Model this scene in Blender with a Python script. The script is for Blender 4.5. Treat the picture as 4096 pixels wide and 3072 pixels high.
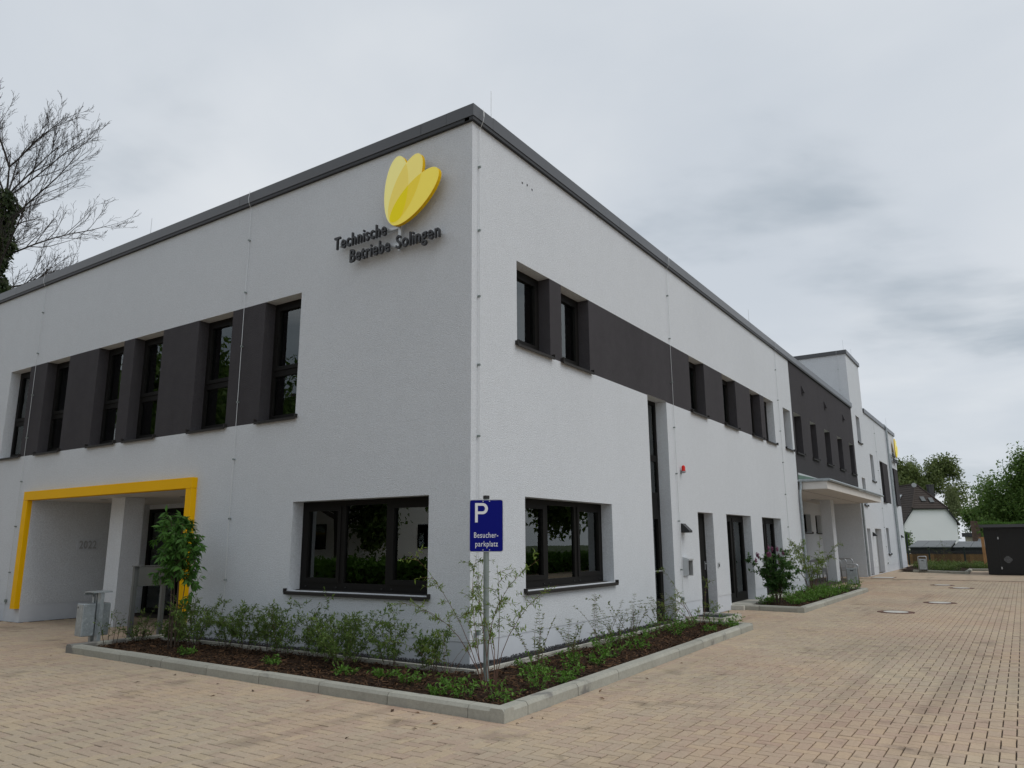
import bpy, bmesh, math, random
import numpy as np
from mathutils import Vector, Matrix
R = math.radians
S = bpy.context.scene
COL = S.collection
for o in list(bpy.data.objects): bpy.data.objects.remove(o)

# ------------------------------------------------------------------ camera
W, H, F = 4096, 3072, 2993.98
CAM = Vector((5.7296, -7.6344, 1.527))
PIT, YAW, ROL = 0.209121, 2.158757, -0.006346
_f = Vector((math.cos(PIT)*math.cos(YAW), math.cos(PIT)*math.sin(YAW), math.sin(PIT)))
_r0 = Vector((math.sin(YAW), -math.cos(YAW), 0)); _u0 = _r0.cross(_f)
_r = math.cos(ROL)*_r0 + math.sin(ROL)*_u0; _u = -math.sin(ROL)*_r0 + math.cos(ROL)*_u0
cd = bpy.data.cameras.new('camera'); cam = bpy.data.objects.new('camera', cd); COL.objects.link(cam)
cd.sensor_fit = 'HORIZONTAL'; cd.sensor_width = 36; cd.lens = F/W*36; cd.clip_end = 3000; cd.clip_start = .05
cam.matrix_world = Matrix(((_r.x, _u.x, -_f.x, CAM.x), (_r.y, _u.y, -_f.y, CAM.y), (_r.z, _u.z, -_f.z, CAM.z), (0, 0, 0, 1)))
S.camera = cam
def ray(px, py): return _f + _r*((px-W/2)/F) - _u*((py-H/2)/F)
def on_y(px, py, y): d = ray(px, py); return CAM + d*((y-CAM.y)/d.y)
def on_x(px, py, x): d = ray(px, py); return CAM + d*((x-CAM.x)/d.x)
def on_z(px, py, z=0.): d = ray(px, py); return CAM + d*((z-CAM.z)/d.z)
def project(p):
    d = Vector(p)-CAM; w = d.dot(_f)
    if w <= .01: return None
    return (W/2+F*d.dot(_r)/w, H/2-F*d.dot(_u)/w)

# ------------------------------------------------------------------ sky, sun, exposure
SUN_EL, SUN_AZ = R(54), R(10)        # azimuth measured from +x towards +y
world = bpy.data.worlds.new('World'); S.world = world; world.use_nodes = True
nt = world.node_tree; nt.nodes.clear()
def N(t, kind, **kw):
    n = t.nodes.new(kind)
    for k, v in kw.items():
        if k.startswith('_'):
            n.inputs[k[1:].replace('_', ' ')].default_value = v
        else: setattr(n, k, v)
    return n
out = N(nt, 'ShaderNodeOutputWorld'); bg = N(nt, 'ShaderNodeBackground'); bg.inputs['Strength'].default_value = .1
sky = N(nt, 'ShaderNodeTexSky', sky_type='NISHITA', sun_disc=False, sun_elevation=SUN_EL, sun_rotation=math.pi/2-SUN_AZ)
tc = N(nt, 'ShaderNodeTexCoord'); sep = N(nt, 'ShaderNodeSeparateXYZ')
nt.links.new(tc.outputs['Generated'], sep.inputs[0])
zc = N(nt, 'ShaderNodeMath', operation='MAXIMUM'); nt.links.new(sep.outputs['Z'], zc.inputs[0]); zc.inputs[1].default_value = 0
za = N(nt, 'ShaderNodeMath', operation='ADD'); nt.links.new(zc.outputs[0], za.inputs[0]); za.inputs[1].default_value = .16
dx = N(nt, 'ShaderNodeMath', operation='DIVIDE'); nt.links.new(sep.outputs['X'], dx.inputs[0]); nt.links.new(za.outputs[0], dx.inputs[1])
dy = N(nt, 'ShaderNodeMath', operation='DIVIDE'); nt.links.new(sep.outputs['Y'], dy.inputs[0]); nt.links.new(za.outputs[0], dy.inputs[1])
cmb = N(nt, 'ShaderNodeCombineXYZ'); nt.links.new(dx.outputs[0], cmb.inputs[0]); nt.links.new(dy.outputs[0], cmb.inputs[1])
def cloud(scale, detail, off, lo, hi):
    mp = N(nt, 'ShaderNodeMapping'); mp.inputs['Location'].default_value = off; mp.inputs['Scale'].default_value = (1, 1, 1)
    nt.links.new(cmb.outputs[0], mp.inputs[0])
    n = N(nt, 'ShaderNodeTexNoise'); n.inputs['Scale'].default_value = scale; n.inputs['Detail'].default_value = detail; n.inputs['Roughness'].default_value = .5
    n.inputs['Distortion'].default_value = .3
    nt.links.new(mp.outputs[0], n.inputs['Vector'])
    mr = N(nt, 'ShaderNodeMapRange', interpolation_type='SMOOTHSTEP'); mr.inputs['From Min'].default_value = lo; mr.inputs['From Max'].default_value = hi
    nt.links.new(n.outputs['Fac'], mr.inputs['Value']); return mr.outputs[0]
c1 = cloud(1.05, 6, (2.4, 9.1, 0), .50, .70)      # darker cloud bellies
c2 = cloud(.60, 6, (7.3, 4.2, 0), .36, .66)      # broad bright areas
def mixc(a, b, f):
    m = N(nt, 'ShaderNodeMix', data_type='RGBA')
    for s, v in ((6, a), (7, b)):
        if isinstance(v, tuple): m.inputs[s].default_value = (*v, 1)
        else: nt.links.new(v, m.inputs[s])
    if isinstance(f, float): m.inputs[0].default_value = f
    else: nt.links.new(f, m.inputs[0])
    return m.outputs[2]
base = mixc((6.1, 6.6, 7.2), (7.9, 8.2, 8.5), c2)
hz = N(nt, 'ShaderNodeMapRange', interpolation_type='SMOOTHSTEP'); hz.inputs['From Min'].default_value = .0; hz.inputs['From Max'].default_value = .22; nt.links.new(zc.outputs[0], hz.inputs['Value'])
c1m = N(nt, 'ShaderNodeMath', operation='MULTIPLY'); nt.links.new(c1, c1m.inputs[0]); nt.links.new(hz.outputs[0], c1m.inputs[1])
cl = mixc(base, (3.9, 4.5, 5.1), c1m.outputs[0])
fin = mixc(cl, sky.outputs[0], .06)
nt.links.new(fin, bg.inputs['Color']); nt.links.new(bg.outputs[0], out.inputs['Surface'])
sd = bpy.data.lights.new('sun', 'SUN'); sd.energy = 1.2; sd.angle = R(40); sd.color = (1, .97, .92)
sun = bpy.data.objects.new('sun', sd); COL.objects.link(sun)
sdir = Vector((math.cos(SUN_EL)*math.cos(SUN_AZ), math.cos(SUN_EL)*math.sin(SUN_AZ), math.sin(SUN_EL)))
sun.rotation_euler = sdir.to_track_quat('Z', 'Y').to_euler()
S.render.engine = 'CYCLES'
S.view_settings.view_transform = 'Standard'; S.view_settings.look = 'None'; S.view_settings.exposure = 0; S.view_settings.gamma = 1
S.cycles.max_bounces = 6; S.cycles.transparent_max_bounces = 16

# ------------------------------------------------------------------ materials
def mat(name, col, rough=.7, metal=0., var=None, bump=None, spec=.5, island=0., obj=0., rustle=None, transl=0., hue2=None, coat=0., streak=0., glow=0.):
    m = bpy.data.materials.new(name); m.use_nodes = True; t = m.node_tree; t.nodes.clear()
    o = N(t, 'ShaderNodeOutputMaterial'); b = N(t, 'ShaderNodeBsdfPrincipled'); t.links.new(b.outputs[0], o.inputs[0])
    b.inputs['Roughness'].default_value = rough; b.inputs['Metallic'].default_value = metal
    b.inputs['Specular IOR Level'].default_value = spec; b.inputs['Coat Weight'].default_value = coat
    tcx = None; geo = N(t, 'ShaderNodeNewGeometry'); cur = None
    def mix(a, c, f, mode='MIX'):
        mm = N(t, 'ShaderNodeMix', data_type='RGBA', blend_type=mode)
        for s, v in ((6, a), (7, c)):
            if isinstance(v, tuple): mm.inputs[s].default_value = (*v, 1)
            else: t.links.new(v, mm.inputs[s])
        if isinstance(f, (int, float)): mm.inputs[0].default_value = f
        else: t.links.new(f, mm.inputs[0])
        return mm.outputs[2]
    def noise(sc, det=4, coord='Object', sv=None):
        n = N(t, 'ShaderNodeTexNoise'); n.inputs['Scale'].default_value = sc; n.inputs['Detail'].default_value = det
        if sv:
            mp = N(t, 'ShaderNodeMapping'); mp.inputs['Scale'].default_value = sv
            t.links.new(geo.outputs['Position'], mp.inputs[0]); t.links.new(mp.outputs[0], n.inputs['Vector'])
        else: t.links.new(geo.outputs['Position'], n.inputs['Vector'])
        return n.outputs['Fac']
    def rng(v, a, b_, c=0., d=1.):
        mr = N(t, 'ShaderNodeMapRange'); t.links.new(v, mr.inputs['Value'])
        for k, x in (('From Min', a), ('From Max', b_), ('To Min', c), ('To Max', d)): mr.inputs[k].default_value = x
        return mr.outputs[0]
    cur = tuple(col)
    if hue2:
        src = None
        if island: src = N(t, 'ShaderNodeNewGeometry').outputs['Random Per Island']
        elif obj: src = N(t, 'ShaderNodeObjectInfo').outputs['Random']
        cur = mix(cur, tuple(hue2), src)
    elif island or obj:
        src = N(t, 'ShaderNodeNewGeometry').outputs['Random Per Island'] if island else N(t, 'ShaderNodeObjectInfo').outputs['Random']
        a = island or obj
        v = rng(src, 0, 1, 1-a, 1+a)
        cb = N(t, 'ShaderNodeCombineColor'); [t.links.new(v, cb.inputs[i]) for i in range(3)]
        cur = mix(cur, cb.outputs[0], 1., 'MULTIPLY')
    if var:
        for sc, am in var:
            v = rng(noise(sc), .25, .75, 1-am, 1+am)
            cb = N(t, 'ShaderNodeCombineColor'); [t.links.new(v, cb.inputs[i]) for i in range(3)]
            cur = mix(cur, cb.outputs[0], 1., 'MULTIPLY')
    if streak:
        v = rng(noise(1., 5, sv=(2.2, 2.2, .16)), .35, .7, 1+streak*.4, 1-streak)
        cb = N(t, 'ShaderNodeCombineColor'); [t.links.new(v, cb.inputs[i]) for i in range(3)]
        cur = mix(cur, cb.outputs[0], 1., 'MULTIPLY')
    if rustle:   # (colour, scale, lo, hi) stain patches
        cur = mix(cur, tuple(rustle[0]), rng(noise(rustle[1], 6), rustle[2], rustle[3]))
    if isinstance(cur, tuple): b.inputs['Base Color'].default_value = (*cur, 1)
    else: t.links.new(cur, b.inputs['Base Color'])
    if glow: b.inputs['Emission Color'].default_value = (*col, 1); b.inputs['Emission Strength'].default_value = glow
    if bump:
        h = None
        for sc, st, dist in bump:
            bn = N(t, 'ShaderNodeBump'); bn.inputs['Strength'].default_value = st; bn.inputs['Distance'].default_value = dist
            t.links.new(noise(sc, 3), bn.inputs['Height'])
            if h: t.links.new(h, bn.inputs['Normal'])
            h = bn.outputs[0]
        t.links.new(h, b.inputs['Normal'])
    if transl:
        tr = N(t, 'ShaderNodeBsdfTranslucent'); ms = N(t, 'ShaderNodeMixShader'); ms.inputs[0].default_value = transl
        if isinstance(cur, tuple): tr.inputs[0].default_value = (*cur, 1)
        else: t.links.new(cur, tr.inputs[0])
        t.links.new(b.outputs[0], ms.inputs[1]); t.links.new(tr.outputs[0], ms.inputs[2]); t.links.new(ms.outputs[0], o.inputs[0])
    return m
M = {}
M['render'] = mat('white_render', (.615, .645, .68), .95, var=[(.3, .03), (5, .02), (26, .055), (75, .18)], bump=[(70, 1., .010), (160, .6, .004)], spec=.12, streak=.008)
M['smooth'] = mat('smooth_plinth_paint', (.57, .60, .645), .85, var=[(.8, .04), (9, .03)], bump=[(200, .15, .001)], spec=.25)
M['soffit'] = mat('soffit_plaster', (.66, .64, .61), .9, var=[(3, .04)], spec=.2)
M['dark'] = mat('charcoal_render', (.060, .057, .062), .95, var=[(.5, .08), (5, .06), (75, .26)], bump=[(70, 1., .010), (160, .6, .004)], spec=.15, streak=.06)
M['coping'] = mat('anthracite_sheet_metal', (.055, .058, .064), .32, var=[(1.3, .08)], spec=.6)
M['zincop'] = mat('pale_zinc_sheet', (.30, .33, .33), .45, metal=.3, var=[(1.3, .1)])
M['frame'] = mat('window_frame_umber', (.011, .0105, .010), .55, spec=.12)
M['sill'] = mat('sill_metal', (.030, .028, .027), .6, var=[(6, .08)], spec=.18)
M['inner'] = mat('interior_wall', (.36, .38, .38), .9)
M['room'] = mat('interior_dim_wall', (.60, .64, .62), .95)
M['numeral'] = mat('numeral_relief', (.36, .37, .38), .9, spec=.1)
M['curtain'] = mat('window_reveal_board', (.55, .60, .62), .9)
M['galv'] = mat('galvanised_steel', (.34, .38, .40), .45, metal=.55, var=[(14, .16), (60, .12)], rustle=((.46, .50, .52), 22, .55, .7))
M['alu'] = mat('bare_aluminium', (.55, .57, .58), .4, metal=.6)
M['tube'] = mat('steel_tube', (.46, .48, .50), .35, metal=.7, var=[(20, .1)])
M['yellow'] = mat('yellow_portal_panel', (.86, .47, .002), .6, var=[(1.2, .03)], spec=.12)
def petal(n, c): M[n] = mat(n, c, .5, spec=.12, glow=.16)  # weak emission added to lift petals beyond what their paint colour reaches
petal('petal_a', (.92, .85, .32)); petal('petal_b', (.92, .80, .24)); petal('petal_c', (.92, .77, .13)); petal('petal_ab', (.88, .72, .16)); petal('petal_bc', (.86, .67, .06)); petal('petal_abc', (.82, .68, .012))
M['petal_edge'] = mat('petal_edge', (.80, .50, .004), .5, spec=.12)
M['letter'] = mat('black_letter', (.022, .023, .026), .4)
M['concrete'] = mat('kerb_concrete', (.345, .340, .295), .9, obj=.07, var=[(3, .09), (28, .10), (120, .10)], bump=[(140, .5, .002)], spec=.2, rustle=((.20, .195, .18), 1.6, .62, .66))
M['concrete_pale'] = mat('edging_concrete', (.46, .45, .40), .9, obj=.06, var=[(6, .1), (60, .1)], spec=.2)
M['soil'] = mat('mulch_soil', (.030, .019, .013), 1., var=[(9, .35), (40, .4)], bump=[(30, 1., .03)], spec=.1)
M['chip'] = mat('bark_chip', (.020, .0125, .009), .95, island=1, hue2=(.125, .070, .038), spec=.15)
M['gravel'] = mat('basalt_gravel', (.055, .057, .062), .9, island=.5, spec=.3)
M['blue'] = mat('traffic_blue', (.003, .006, .17), .5, spec=.1); M['sign_white'] = mat('sign_white', (.72, .74, .76), .4)
M['signback'] = mat('sign_back', (.35, .36, .37), .5, metal=.4)
M['post'] = mat('galvanised_post', (.24, .28, .27), .5, metal=.4, var=[(12, .15), (50, .1)])
M['board'] = mat('grey_board', (.115, .122, .118), .45, var=[(4, .05)])
M['black'] = mat('black_plastic', (.012, .013, .015), .5)
M['red'] = mat('red_lens', (.60, .012, .006), .35, spec=.25)
M['grey_plastic'] = mat('grey_plastic', (.28, .29, .30), .5)
M['rust'] = mat('rusty_iron', (.10, .042, .026), .8, var=[(30, .3)], bump=[(90, .4, .002)])
M['cover'] = mat('manhole_concrete', (.50, .49, .45), .85, var=[(14, .12), (80, .1)])
M['stem'] = mat('brown_stem', (.075, .052, .036), .85, var=[(30, .2)]); M['stem_red'] = mat('reddish_stem', (.11, .055, .035), .85)
M['bark'] = mat('tree_bark', (.035, .030, .027), .95, var=[(3, .25)], bump=[(8, .8, .03)])
def leaf(n, a, b, tr=.35): M[n] = mat(n, a, .5, island=1, hue2=b, transl=tr, spec=.3)
leaf('leaf_shrub', (.062, .120, .024), (.165, .240, .055)); leaf('leaf_elder', (.045, .125, .020), (.095, .215, .040))
leaf('leaf_willow', (.110, .180, .028), (.215, .300, .060)); leaf('leaf_cover', (.070, .170, .018), (.150, .290, .045))
leaf('leaf_sparse', (.085, .150, .034), (.190, .200, .075)); leaf('leaf_lilac', (.034, .092, .020), (.070, .150, .036))
leaf('leaf_ivy', (.016, .034, .009), (.050, .072, .020)); leaf('leaf_tree', (.075, .150, .030), (.155, .240, .055), .35)
leaf('leaf_tree_b', (.095, .155, .040), (.185, .240, .075), .35); leaf('leaf_far', (.105, .150, .045), (.185, .225, .075), .3)
leaf('leaf_weep', (.130, .165, .065), (.210, .240, .110), .3); leaf('leaf_grass', (.065, .165, .024), (.140, .260, .055)); leaf('leaf_far_cover', (.070, .140, .026), (.180, .230, .070))
M['lilac'] = mat('lilac_bloom', (.24, .075, .15), .7, island=1, hue2=(.13, .035, .08)); M['brown_leaf'] = mat('dry_leaf', (.10, .052, .025), .9, obj=.5)
M['shedmetal'] = mat('black_perforated_sheet', (.026, .026, .026), .5, spec=.2); M['fence_green'] = mat('dark_green_fence', (.010, .022, .018), .5)
M['timber'] = mat('weathered_timber', (.165, .105, .042), .85, obj=.35, var=[(4, .2), (30, .2)]); M['timber_new'] = mat('fresh_timber', (.46, .24, .10), .8, var=[(8, .15)])
M['rooftile'] = mat('brown_roof_tile', (.038, .027, .022), .85, var=[(2.5, .25), (12, .25)]); M['house'] = mat('house_white', (.86, .87, .87), .9, var=[(.3, .03)])
M['cream'] = mat('cream_wall', (.62, .58, .47), .9); M['felt'] = mat('grey_roof_felt', (.13, .14, .145), .8, var=[(1, .2), (.2, .15)])
M['chimney'] = mat('slate_chimney', (.055, .055, .058), .8, var=[(3, .3)]); M['chimney_brick'] = mat('chimney_brick', (.20, .135, .105), .9, var=[(4, .25)])
M['copper'] = mat('green_roof_sheet', (.22, .33, .27), .7, var=[(5, .15)]); M['mat_rubber'] = mat('grating', (.05, .052, .055), .6)
M['grass'] = mat('field_grass', (.060, .090, .026), 1., var=[(.3, .25), (4, .3)]); M['roofing'] = mat('roof_gravel', (.22, .22, .21), .95, var=[(2, .2)])
# glass: fresnel mirror over a clear pane
def glass():
    m = bpy.data.materials.new('window_glass'); m.use_nodes = True; t = m.node_tree; t.nodes.clear()
    o = N(t, 'ShaderNodeOutputMaterial'); g = N(t, 'ShaderNodeBsdfGlossy'); g.inputs['Roughness'].default_value = .004; g.inputs['Color'].default_value = (.92, .96, .95, 1)
    tr = N(t, 'ShaderNodeBsdfTransparent'); tr.inputs[0].default_value = (.86, .93, .90, 1)
    fr = N(t, 'ShaderNodeFresnel'); fr.inputs['IOR'].default_value = 1.95; mx = N(t, 'ShaderNodeMixShader')
    bn = N(t, 'ShaderNodeBump'); bn.inputs['Strength'].default_value = .02; bn.inputs['Distance'].default_value = .02
    nn = N(t, 'ShaderNodeTexNoise'); nn.inputs['Scale'].default_value = 1.5; tcx = N(t, 'ShaderNodeTexCoord'); t.links.new(tcx.outputs['Object'], nn.inputs['Vector'])
    t.links.new(nn.outputs['Fac'], bn.inputs['Height']); t.links.new(bn.outputs[0], g.inputs['Normal'])
    t.links.new(fr.outputs[0], mx.inputs[0]); t.links.new(tr.outputs[0], mx.inputs[1]); t.links.new(g.outputs[0], mx.inputs[2]); t.links.new(mx.outputs[0], o.inputs[0])
    return m
M['glass'] = glass()
# paving: colour by a per-stone value (attribute on the joined field, object random on single stones)
def paver(name, mode):
    m = bpy.data.materials.new(name); m.use_nodes = True; t = m.node_tree; t.nodes.clear()
    o = N(t, 'ShaderNodeOutputMaterial'); b = N(t, 'ShaderNodeBsdfPrincipled'); t.links.new(b.outputs[0], o.inputs[0]); b.inputs['Roughness'].default_value = .88; b.inputs['Specular IOR Level'].default_value = .25
    g = N(t, 'ShaderNodeNewGeometry')
    if mode == 'island': v = g.outputs['Random Per Island']
    elif mode == 'object': v = N(t, 'ShaderNodeObjectInfo').outputs['Random']
    def noise(sc, det=4):
        n = N(t, 'ShaderNodeTexNoise'); n.inputs['Scale'].default_value = sc; n.inputs['Detail'].default_value = det; t.links.new(g.outputs['Position'], n.inputs['Vector']); return n.outputs['Fac']
    def math_(op, a, c):
        n = N(t, 'ShaderNodeMath', operation=op)
        for i, x in enumerate((a, c)):
            if isinstance(x, float): n.inputs[i].default_value = x
            else: t.links.new(x, n.inputs[i])
        return n.outputs[0]
    if mode == 'texture':
        br = N(t, 'ShaderNodeTexBrick'); br.inputs['Scale'].default_value = 1.; br.inputs['Brick Width'].default_value = .2; br.inputs['Row Height'].default_value = .1; br.inputs['Mortar Size'].default_value = .005
        br.inputs['Color1'].default_value = (0, 0, 0, 1); br.inputs['Color2'].default_value = (1, 1, 1, 1); br.inputs['Mortar'].default_value = (.3, .3, .3, 1)
        t.links.new(g.outputs['Position'], br.inputs['Vector']); v = br.outputs['Color']
    ramp = N(t, 'ShaderNodeValToRGB'); e = ramp.color_ramp.elements
    e[0].position = 0; e[0].color = (.335, .268, .200, 1); e[1].position = 1; e[1].color = (.475, .405, .300, 1)
    for pos, c in ((.25, (.405, .315, .240, 1)), (.5, (.415, .342, .255, 1)), (.75, (.445, .360, .252, 1))):
        x = e.new(pos); x.color = c
    t.links.new(math_('ADD', math_('MULTIPLY', v, .55), math_('MULTIPLY', math_('SUBTRACT', noise(.55, 3), .1), .6)), ramp.inputs[0])
    def mul(col, val):
        cb = N(t, 'ShaderNodeCombineColor'); [t.links.new(val, cb.inputs[i]) for i in range(3)]
        mm = N(t, 'ShaderNodeMix', data_type='RGBA', blend_type='MULTIPLY'); mm.inputs[0].default_value = 1; t.links.new(col, mm.inputs[6]); t.links.new(cb.outputs[0], mm.inputs[7]); return mm.outputs[2]
    def rng(x, a, b_, c, d):
        mr = N(t, 'ShaderNodeMapRange'); t.links.new(x, mr.inputs['Value'])
        for k, y in (('From Min', a), ('From Max', b_), ('To Min', c), ('To Max', d)): mr.inputs[k].default_value = y
        return mr.outputs[0]
    col = mul(ramp.outputs[0], rng(noise(38, 4), .25, .75, .90, 1.10)); col = mul(col, rng(noise(260, 2), .3, .7, .9, 1.08))
    col = mul(col, rng(noise(1.1, 6), .60, .72, 1., .62)); col = mul(col, rng(noise(4.5, 5), .62, .74, 1., .66)); col = mul(col, rng(noise(.28, 3), .35, .65, .93, 1.06))
    tn = N(t, 'ShaderNodeTexNoise'); tn.inputs['Scale'].default_value = 1.; tn.inputs['Detail'].default_value = 5; tm = N(t, 'ShaderNodeMapping'); tm.inputs['Scale'].default_value = (2.6, .16, 1); tm.inputs['Rotation'].default_value = (0, 0, .09)
    t.links.new(g.outputs['Position'], tm.inputs[0]); t.links.new(tm.outputs[0], tn.inputs['Vector']); col = mul(col, rng(tn.outputs['Fac'], .56, .70, 1., .84))
    pk = N(t, 'ShaderNodeMix', data_type='RGBA', blend_type='MULTIPLY'); t.links.new(rng(noise(.33, 4), .42, .66, 0., 1.), pk.inputs[0]); t.links.new(col, pk.inputs[6]); pk.inputs[7].default_value = (1.0, .915, .90, 1); col = pk.outputs[2]
    t.links.new(col, b.inputs['Base Color'])
    bn = N(t, 'ShaderNodeBump'); bn.inputs['Strength'].default_value = .5; bn.inputs['Distance'].default_value = .0015; t.links.new(noise(300, 2), bn.inputs['Height']); t.links.new(bn.outputs[0], b.inputs['Normal'])
    return m
M['pave_field'] = paver('paver_field', 'island'); M['pave_single'] = paver('paver_single', 'object'); M['pave_far'] = paver('paver_far', 'texture')
M['sand'] = mat('joint_sand', (.045, .033, .023), 1., var=[(20, .3)])

# ------------------------------------------------------------------ mesh helpers
class MB:
    def __init__(s): s.v = []; s.f = []; s.m = []
    def face(s, pts, mi=0):
        n = len(s.v); s.v += [tuple(p) for p in pts]; s.f.append(tuple(range(n, n+len(pts)))); s.m.append(mi)
    def box(s, x0, x1, y0, y1, z0, z1, T=None, mi=0):
        if x0 > x1: x0, x1 = x1, x0
        if y0 > y1: y0, y1 = y1, y0
        if z0 > z1: z0, z1 = z1, z0
        p = [(x0, y0, z0), (x1, y0, z0), (x1, y1, z0), (x0, y1, z0), (x0, y0, z1), (x1, y0, z1), (x1, y1, z1), (x0, y1, z1)]
        if T: p = [T(*q) for q in p]
        n = len(s.v); s.v += [tuple(q) for q in p]
        for f in ((0, 3, 2, 1), (4, 5, 6, 7), (0, 1, 5, 4), (1, 2, 6, 5), (2, 3, 7, 6), (3, 0, 4, 7)): s.f.append(tuple(n+i for i in f)); s.m.append(mi)
        return s
    def tube(s, pts, rad, k=6, cap=True):
        pts = [Vector(p) for p in pts]; n0 = len(s.v)
        rs = rad if isinstance(rad, (list, tuple)) else [rad]*len(pts)
        pu = None
        for i, p in enumerate(pts):
            d = (pts[min(i+1, len(pts)-1)]-pts[max(i-1, 0)])
            d = d.normalized() if d.length > 1e-9 else Vector((0, 0, 1))
            a = pu if pu is not None else (Vector((1, 0, 0)) if abs(d.x) < .9 else Vector((0, 1, 0)))
            e1 = (a-d*a.dot(d)); e1 = e1.normalized() if e1.length > 1e-6 else d.orthogonal().normalized(); e2 = d.cross(e1); pu = e1
            for j in range(k):
                t = 2*math.pi*j/k; s.v.append(tuple(p+(e1*math.cos(t)+e2*math.sin(t))*rs[i]))
        for i in range(len(pts)-1):
            for j in range(k):
                a = n0+i*k+j; b = n0+i*k+(j+1) % k; s.f.append((a, b, b+k, a+k)); s.m.append(0)
        if cap:
            s.f.append(tuple(n0+j for j in range(k))[::-1]); s.m.append(0)
            e = n0+(len(pts)-1)*k; s.f.append(tuple(e+j for j in range(k))); s.m.append(0)
        return s
    def prism(s, poly, ext, T=lambda *a: a):     # poly in (a,b) plane, extruded over c range
        c0, c1 = ext; n = len(s.v); k = len(poly)
        s.v += [tuple(T(a, b, c0)) for a, b in poly]+[tuple(T(a, b, c1)) for a, b in poly]
        s.f.append(tuple(range(n, n+k))); s.f.append(tuple(range(n+2*k-1, n+k-1, -1))); s.m += [0, 0]
        for i in range(k): j = (i+1) % k; s.f.append((n+i, n+k+i, n+k+j, n+j)); s.m.append(0)
        return s
    def lathe(s, prof, c, k=16):
        n = len(s.v); c = Vector(c)
        for r_, z in prof:
            for j in range(k): t = 2*math.pi*j/k; s.v.append((c.x+r_*math.cos(t), c.y+r_*math.sin(t), c.z+z))
        for i in range(len(prof)-1):
            for j in range(k): a = n+i*k+j; b = n+i*k+(j+1) % k; s.f.append((a, b, b+k, a+k)); s.m.append(0)
        s.f.append(tuple(n+j for j in range(k))[::-1]); e = n+(len(prof)-1)*k; s.f.append(tuple(e+j for j in range(k))); s.m += [0, 0]
        return s
    def mesh(s, name, ms, smooth=False):
        me = bpy.data.meshes.new(name); me.from_pydata(s.v, [], s.f)
        for m in (ms if isinstance(ms, (list, tuple)) else [ms]): me.materials.append(M[m])
        if any(s.m): me.polygons.foreach_set('material_index', s.m)
        bm = bmesh.new(); bm.from_mesh(me); bmesh.ops.recalc_face_normals(bm, faces=bm.faces); bm.to_mesh(me); bm.free()
        if smooth: me.polygons.foreach_set('use_smooth', [True]*len(me.polygons))
        me.update(); return me
    def build(s, name, ms, parent=None, smooth=False, **tags):
        return put(name, s.mesh(name, ms, smooth), parent, **tags)
def put(name, me, parent=None, **tags):
    o = bpy.data.objects.new(name, me); COL.objects.link(o); o.parent = parent
    for k, v in tags.items(): o[k] = v
    return o
def thing(name, label, category, loc=(0, 0, 0), rz=0., group=None):
    o = bpy.data.objects.new(name, None); COL.objects.link(o); o.location = loc; o.rotation_euler = (0, 0, rz); o.empty_display_size = .1
    o['label'] = label; o['category'] = category
    if group: o['group'] = group
    return o
def struct(name, loc=(0, 0, 0)):
    o = bpy.data.objects.new(name, None); COL.objects.link(o); o.location = loc; o['kind'] = 'structure'; return o
def bevel(o, w=.006, seg=2):
    b = o.modifiers.new('bevel', 'BEVEL'); b.width = w; b.segments = seg; b.limit_method = 'ANGLE'; return o
def copy_tree(o, parent=None):
    c = o.copy(); COL.objects.link(c); c.parent = parent
    for ch in list(o.children): copy_tree(ch, c)
    return c
# wall-plane mappings: u along the wall, d into the building, z up
TL = lambda u, d, z: (u, d, z)
TR = lambda u, d, z: (-d, u, z)

# ------------------------------------------------------------------ text
def text_mesh(s, size, ext, bold=0.):
    c = bpy.data.curves.new('t', 'FONT'); c.body = s; c.size = size; c.extrude = ext; c.offset = bold*size; c.resolution_u = 3
    o = bpy.data.objects.new('t', c); COL.objects.link(o)
    dg = bpy.context.evaluated_depsgraph_get(); dg.update(); me = bpy.data.meshes.new_from_object(o.evaluated_get(dg))
    bpy.data.objects.remove(o); bpy.data.curves.remove(c); return me
def ext_of(me):
    a = np.empty(len(me.vertices)*3); me.vertices.foreach_get('co', a); a = a.reshape(-1, 3); return a.min(0), a.max(0), a
def word(s, width, cap, thick, mtx, material, parent, bold=.012, ref='T', part='letter', squeeze=.88):
    """one mesh per letter; width / cap height in metres; mtx maps (along, up, out) to the parent frame"""
    lo, hi, _ = ext_of(text_mesh(ref, 1, 0, bold)); h1 = hi[1]
    lo, hi, _ = ext_of(text_mesh(s, 1, 0, bold)); x0, w1 = lo[0], hi[0]-lo[0]
    sx, sy = width/w1, cap/h1
    for i, ch in enumerate(s):
        if ch == ' ': continue
        _, hp, _ = ext_of(text_mesh(s[:i+1], 1, 0, bold))
        me = text_mesh(ch, 1, .5, bold); l, h, a = ext_of(me)
        a = a.copy(); mc = (l[0]+h[0])/2; a[:, 0] = ((a[:, 0]-mc)*squeeze+mc+hp[0]-h[0]-x0)*sx; a[:, 1] *= sy; a[:, 2] *= thick
        me.vertices.foreach_set('co', np.array([mtx(*p) for p in a]).ravel()); me.materials.clear(); me.materials.append(M[material]); me.update()
        put(part, me, parent)

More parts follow.
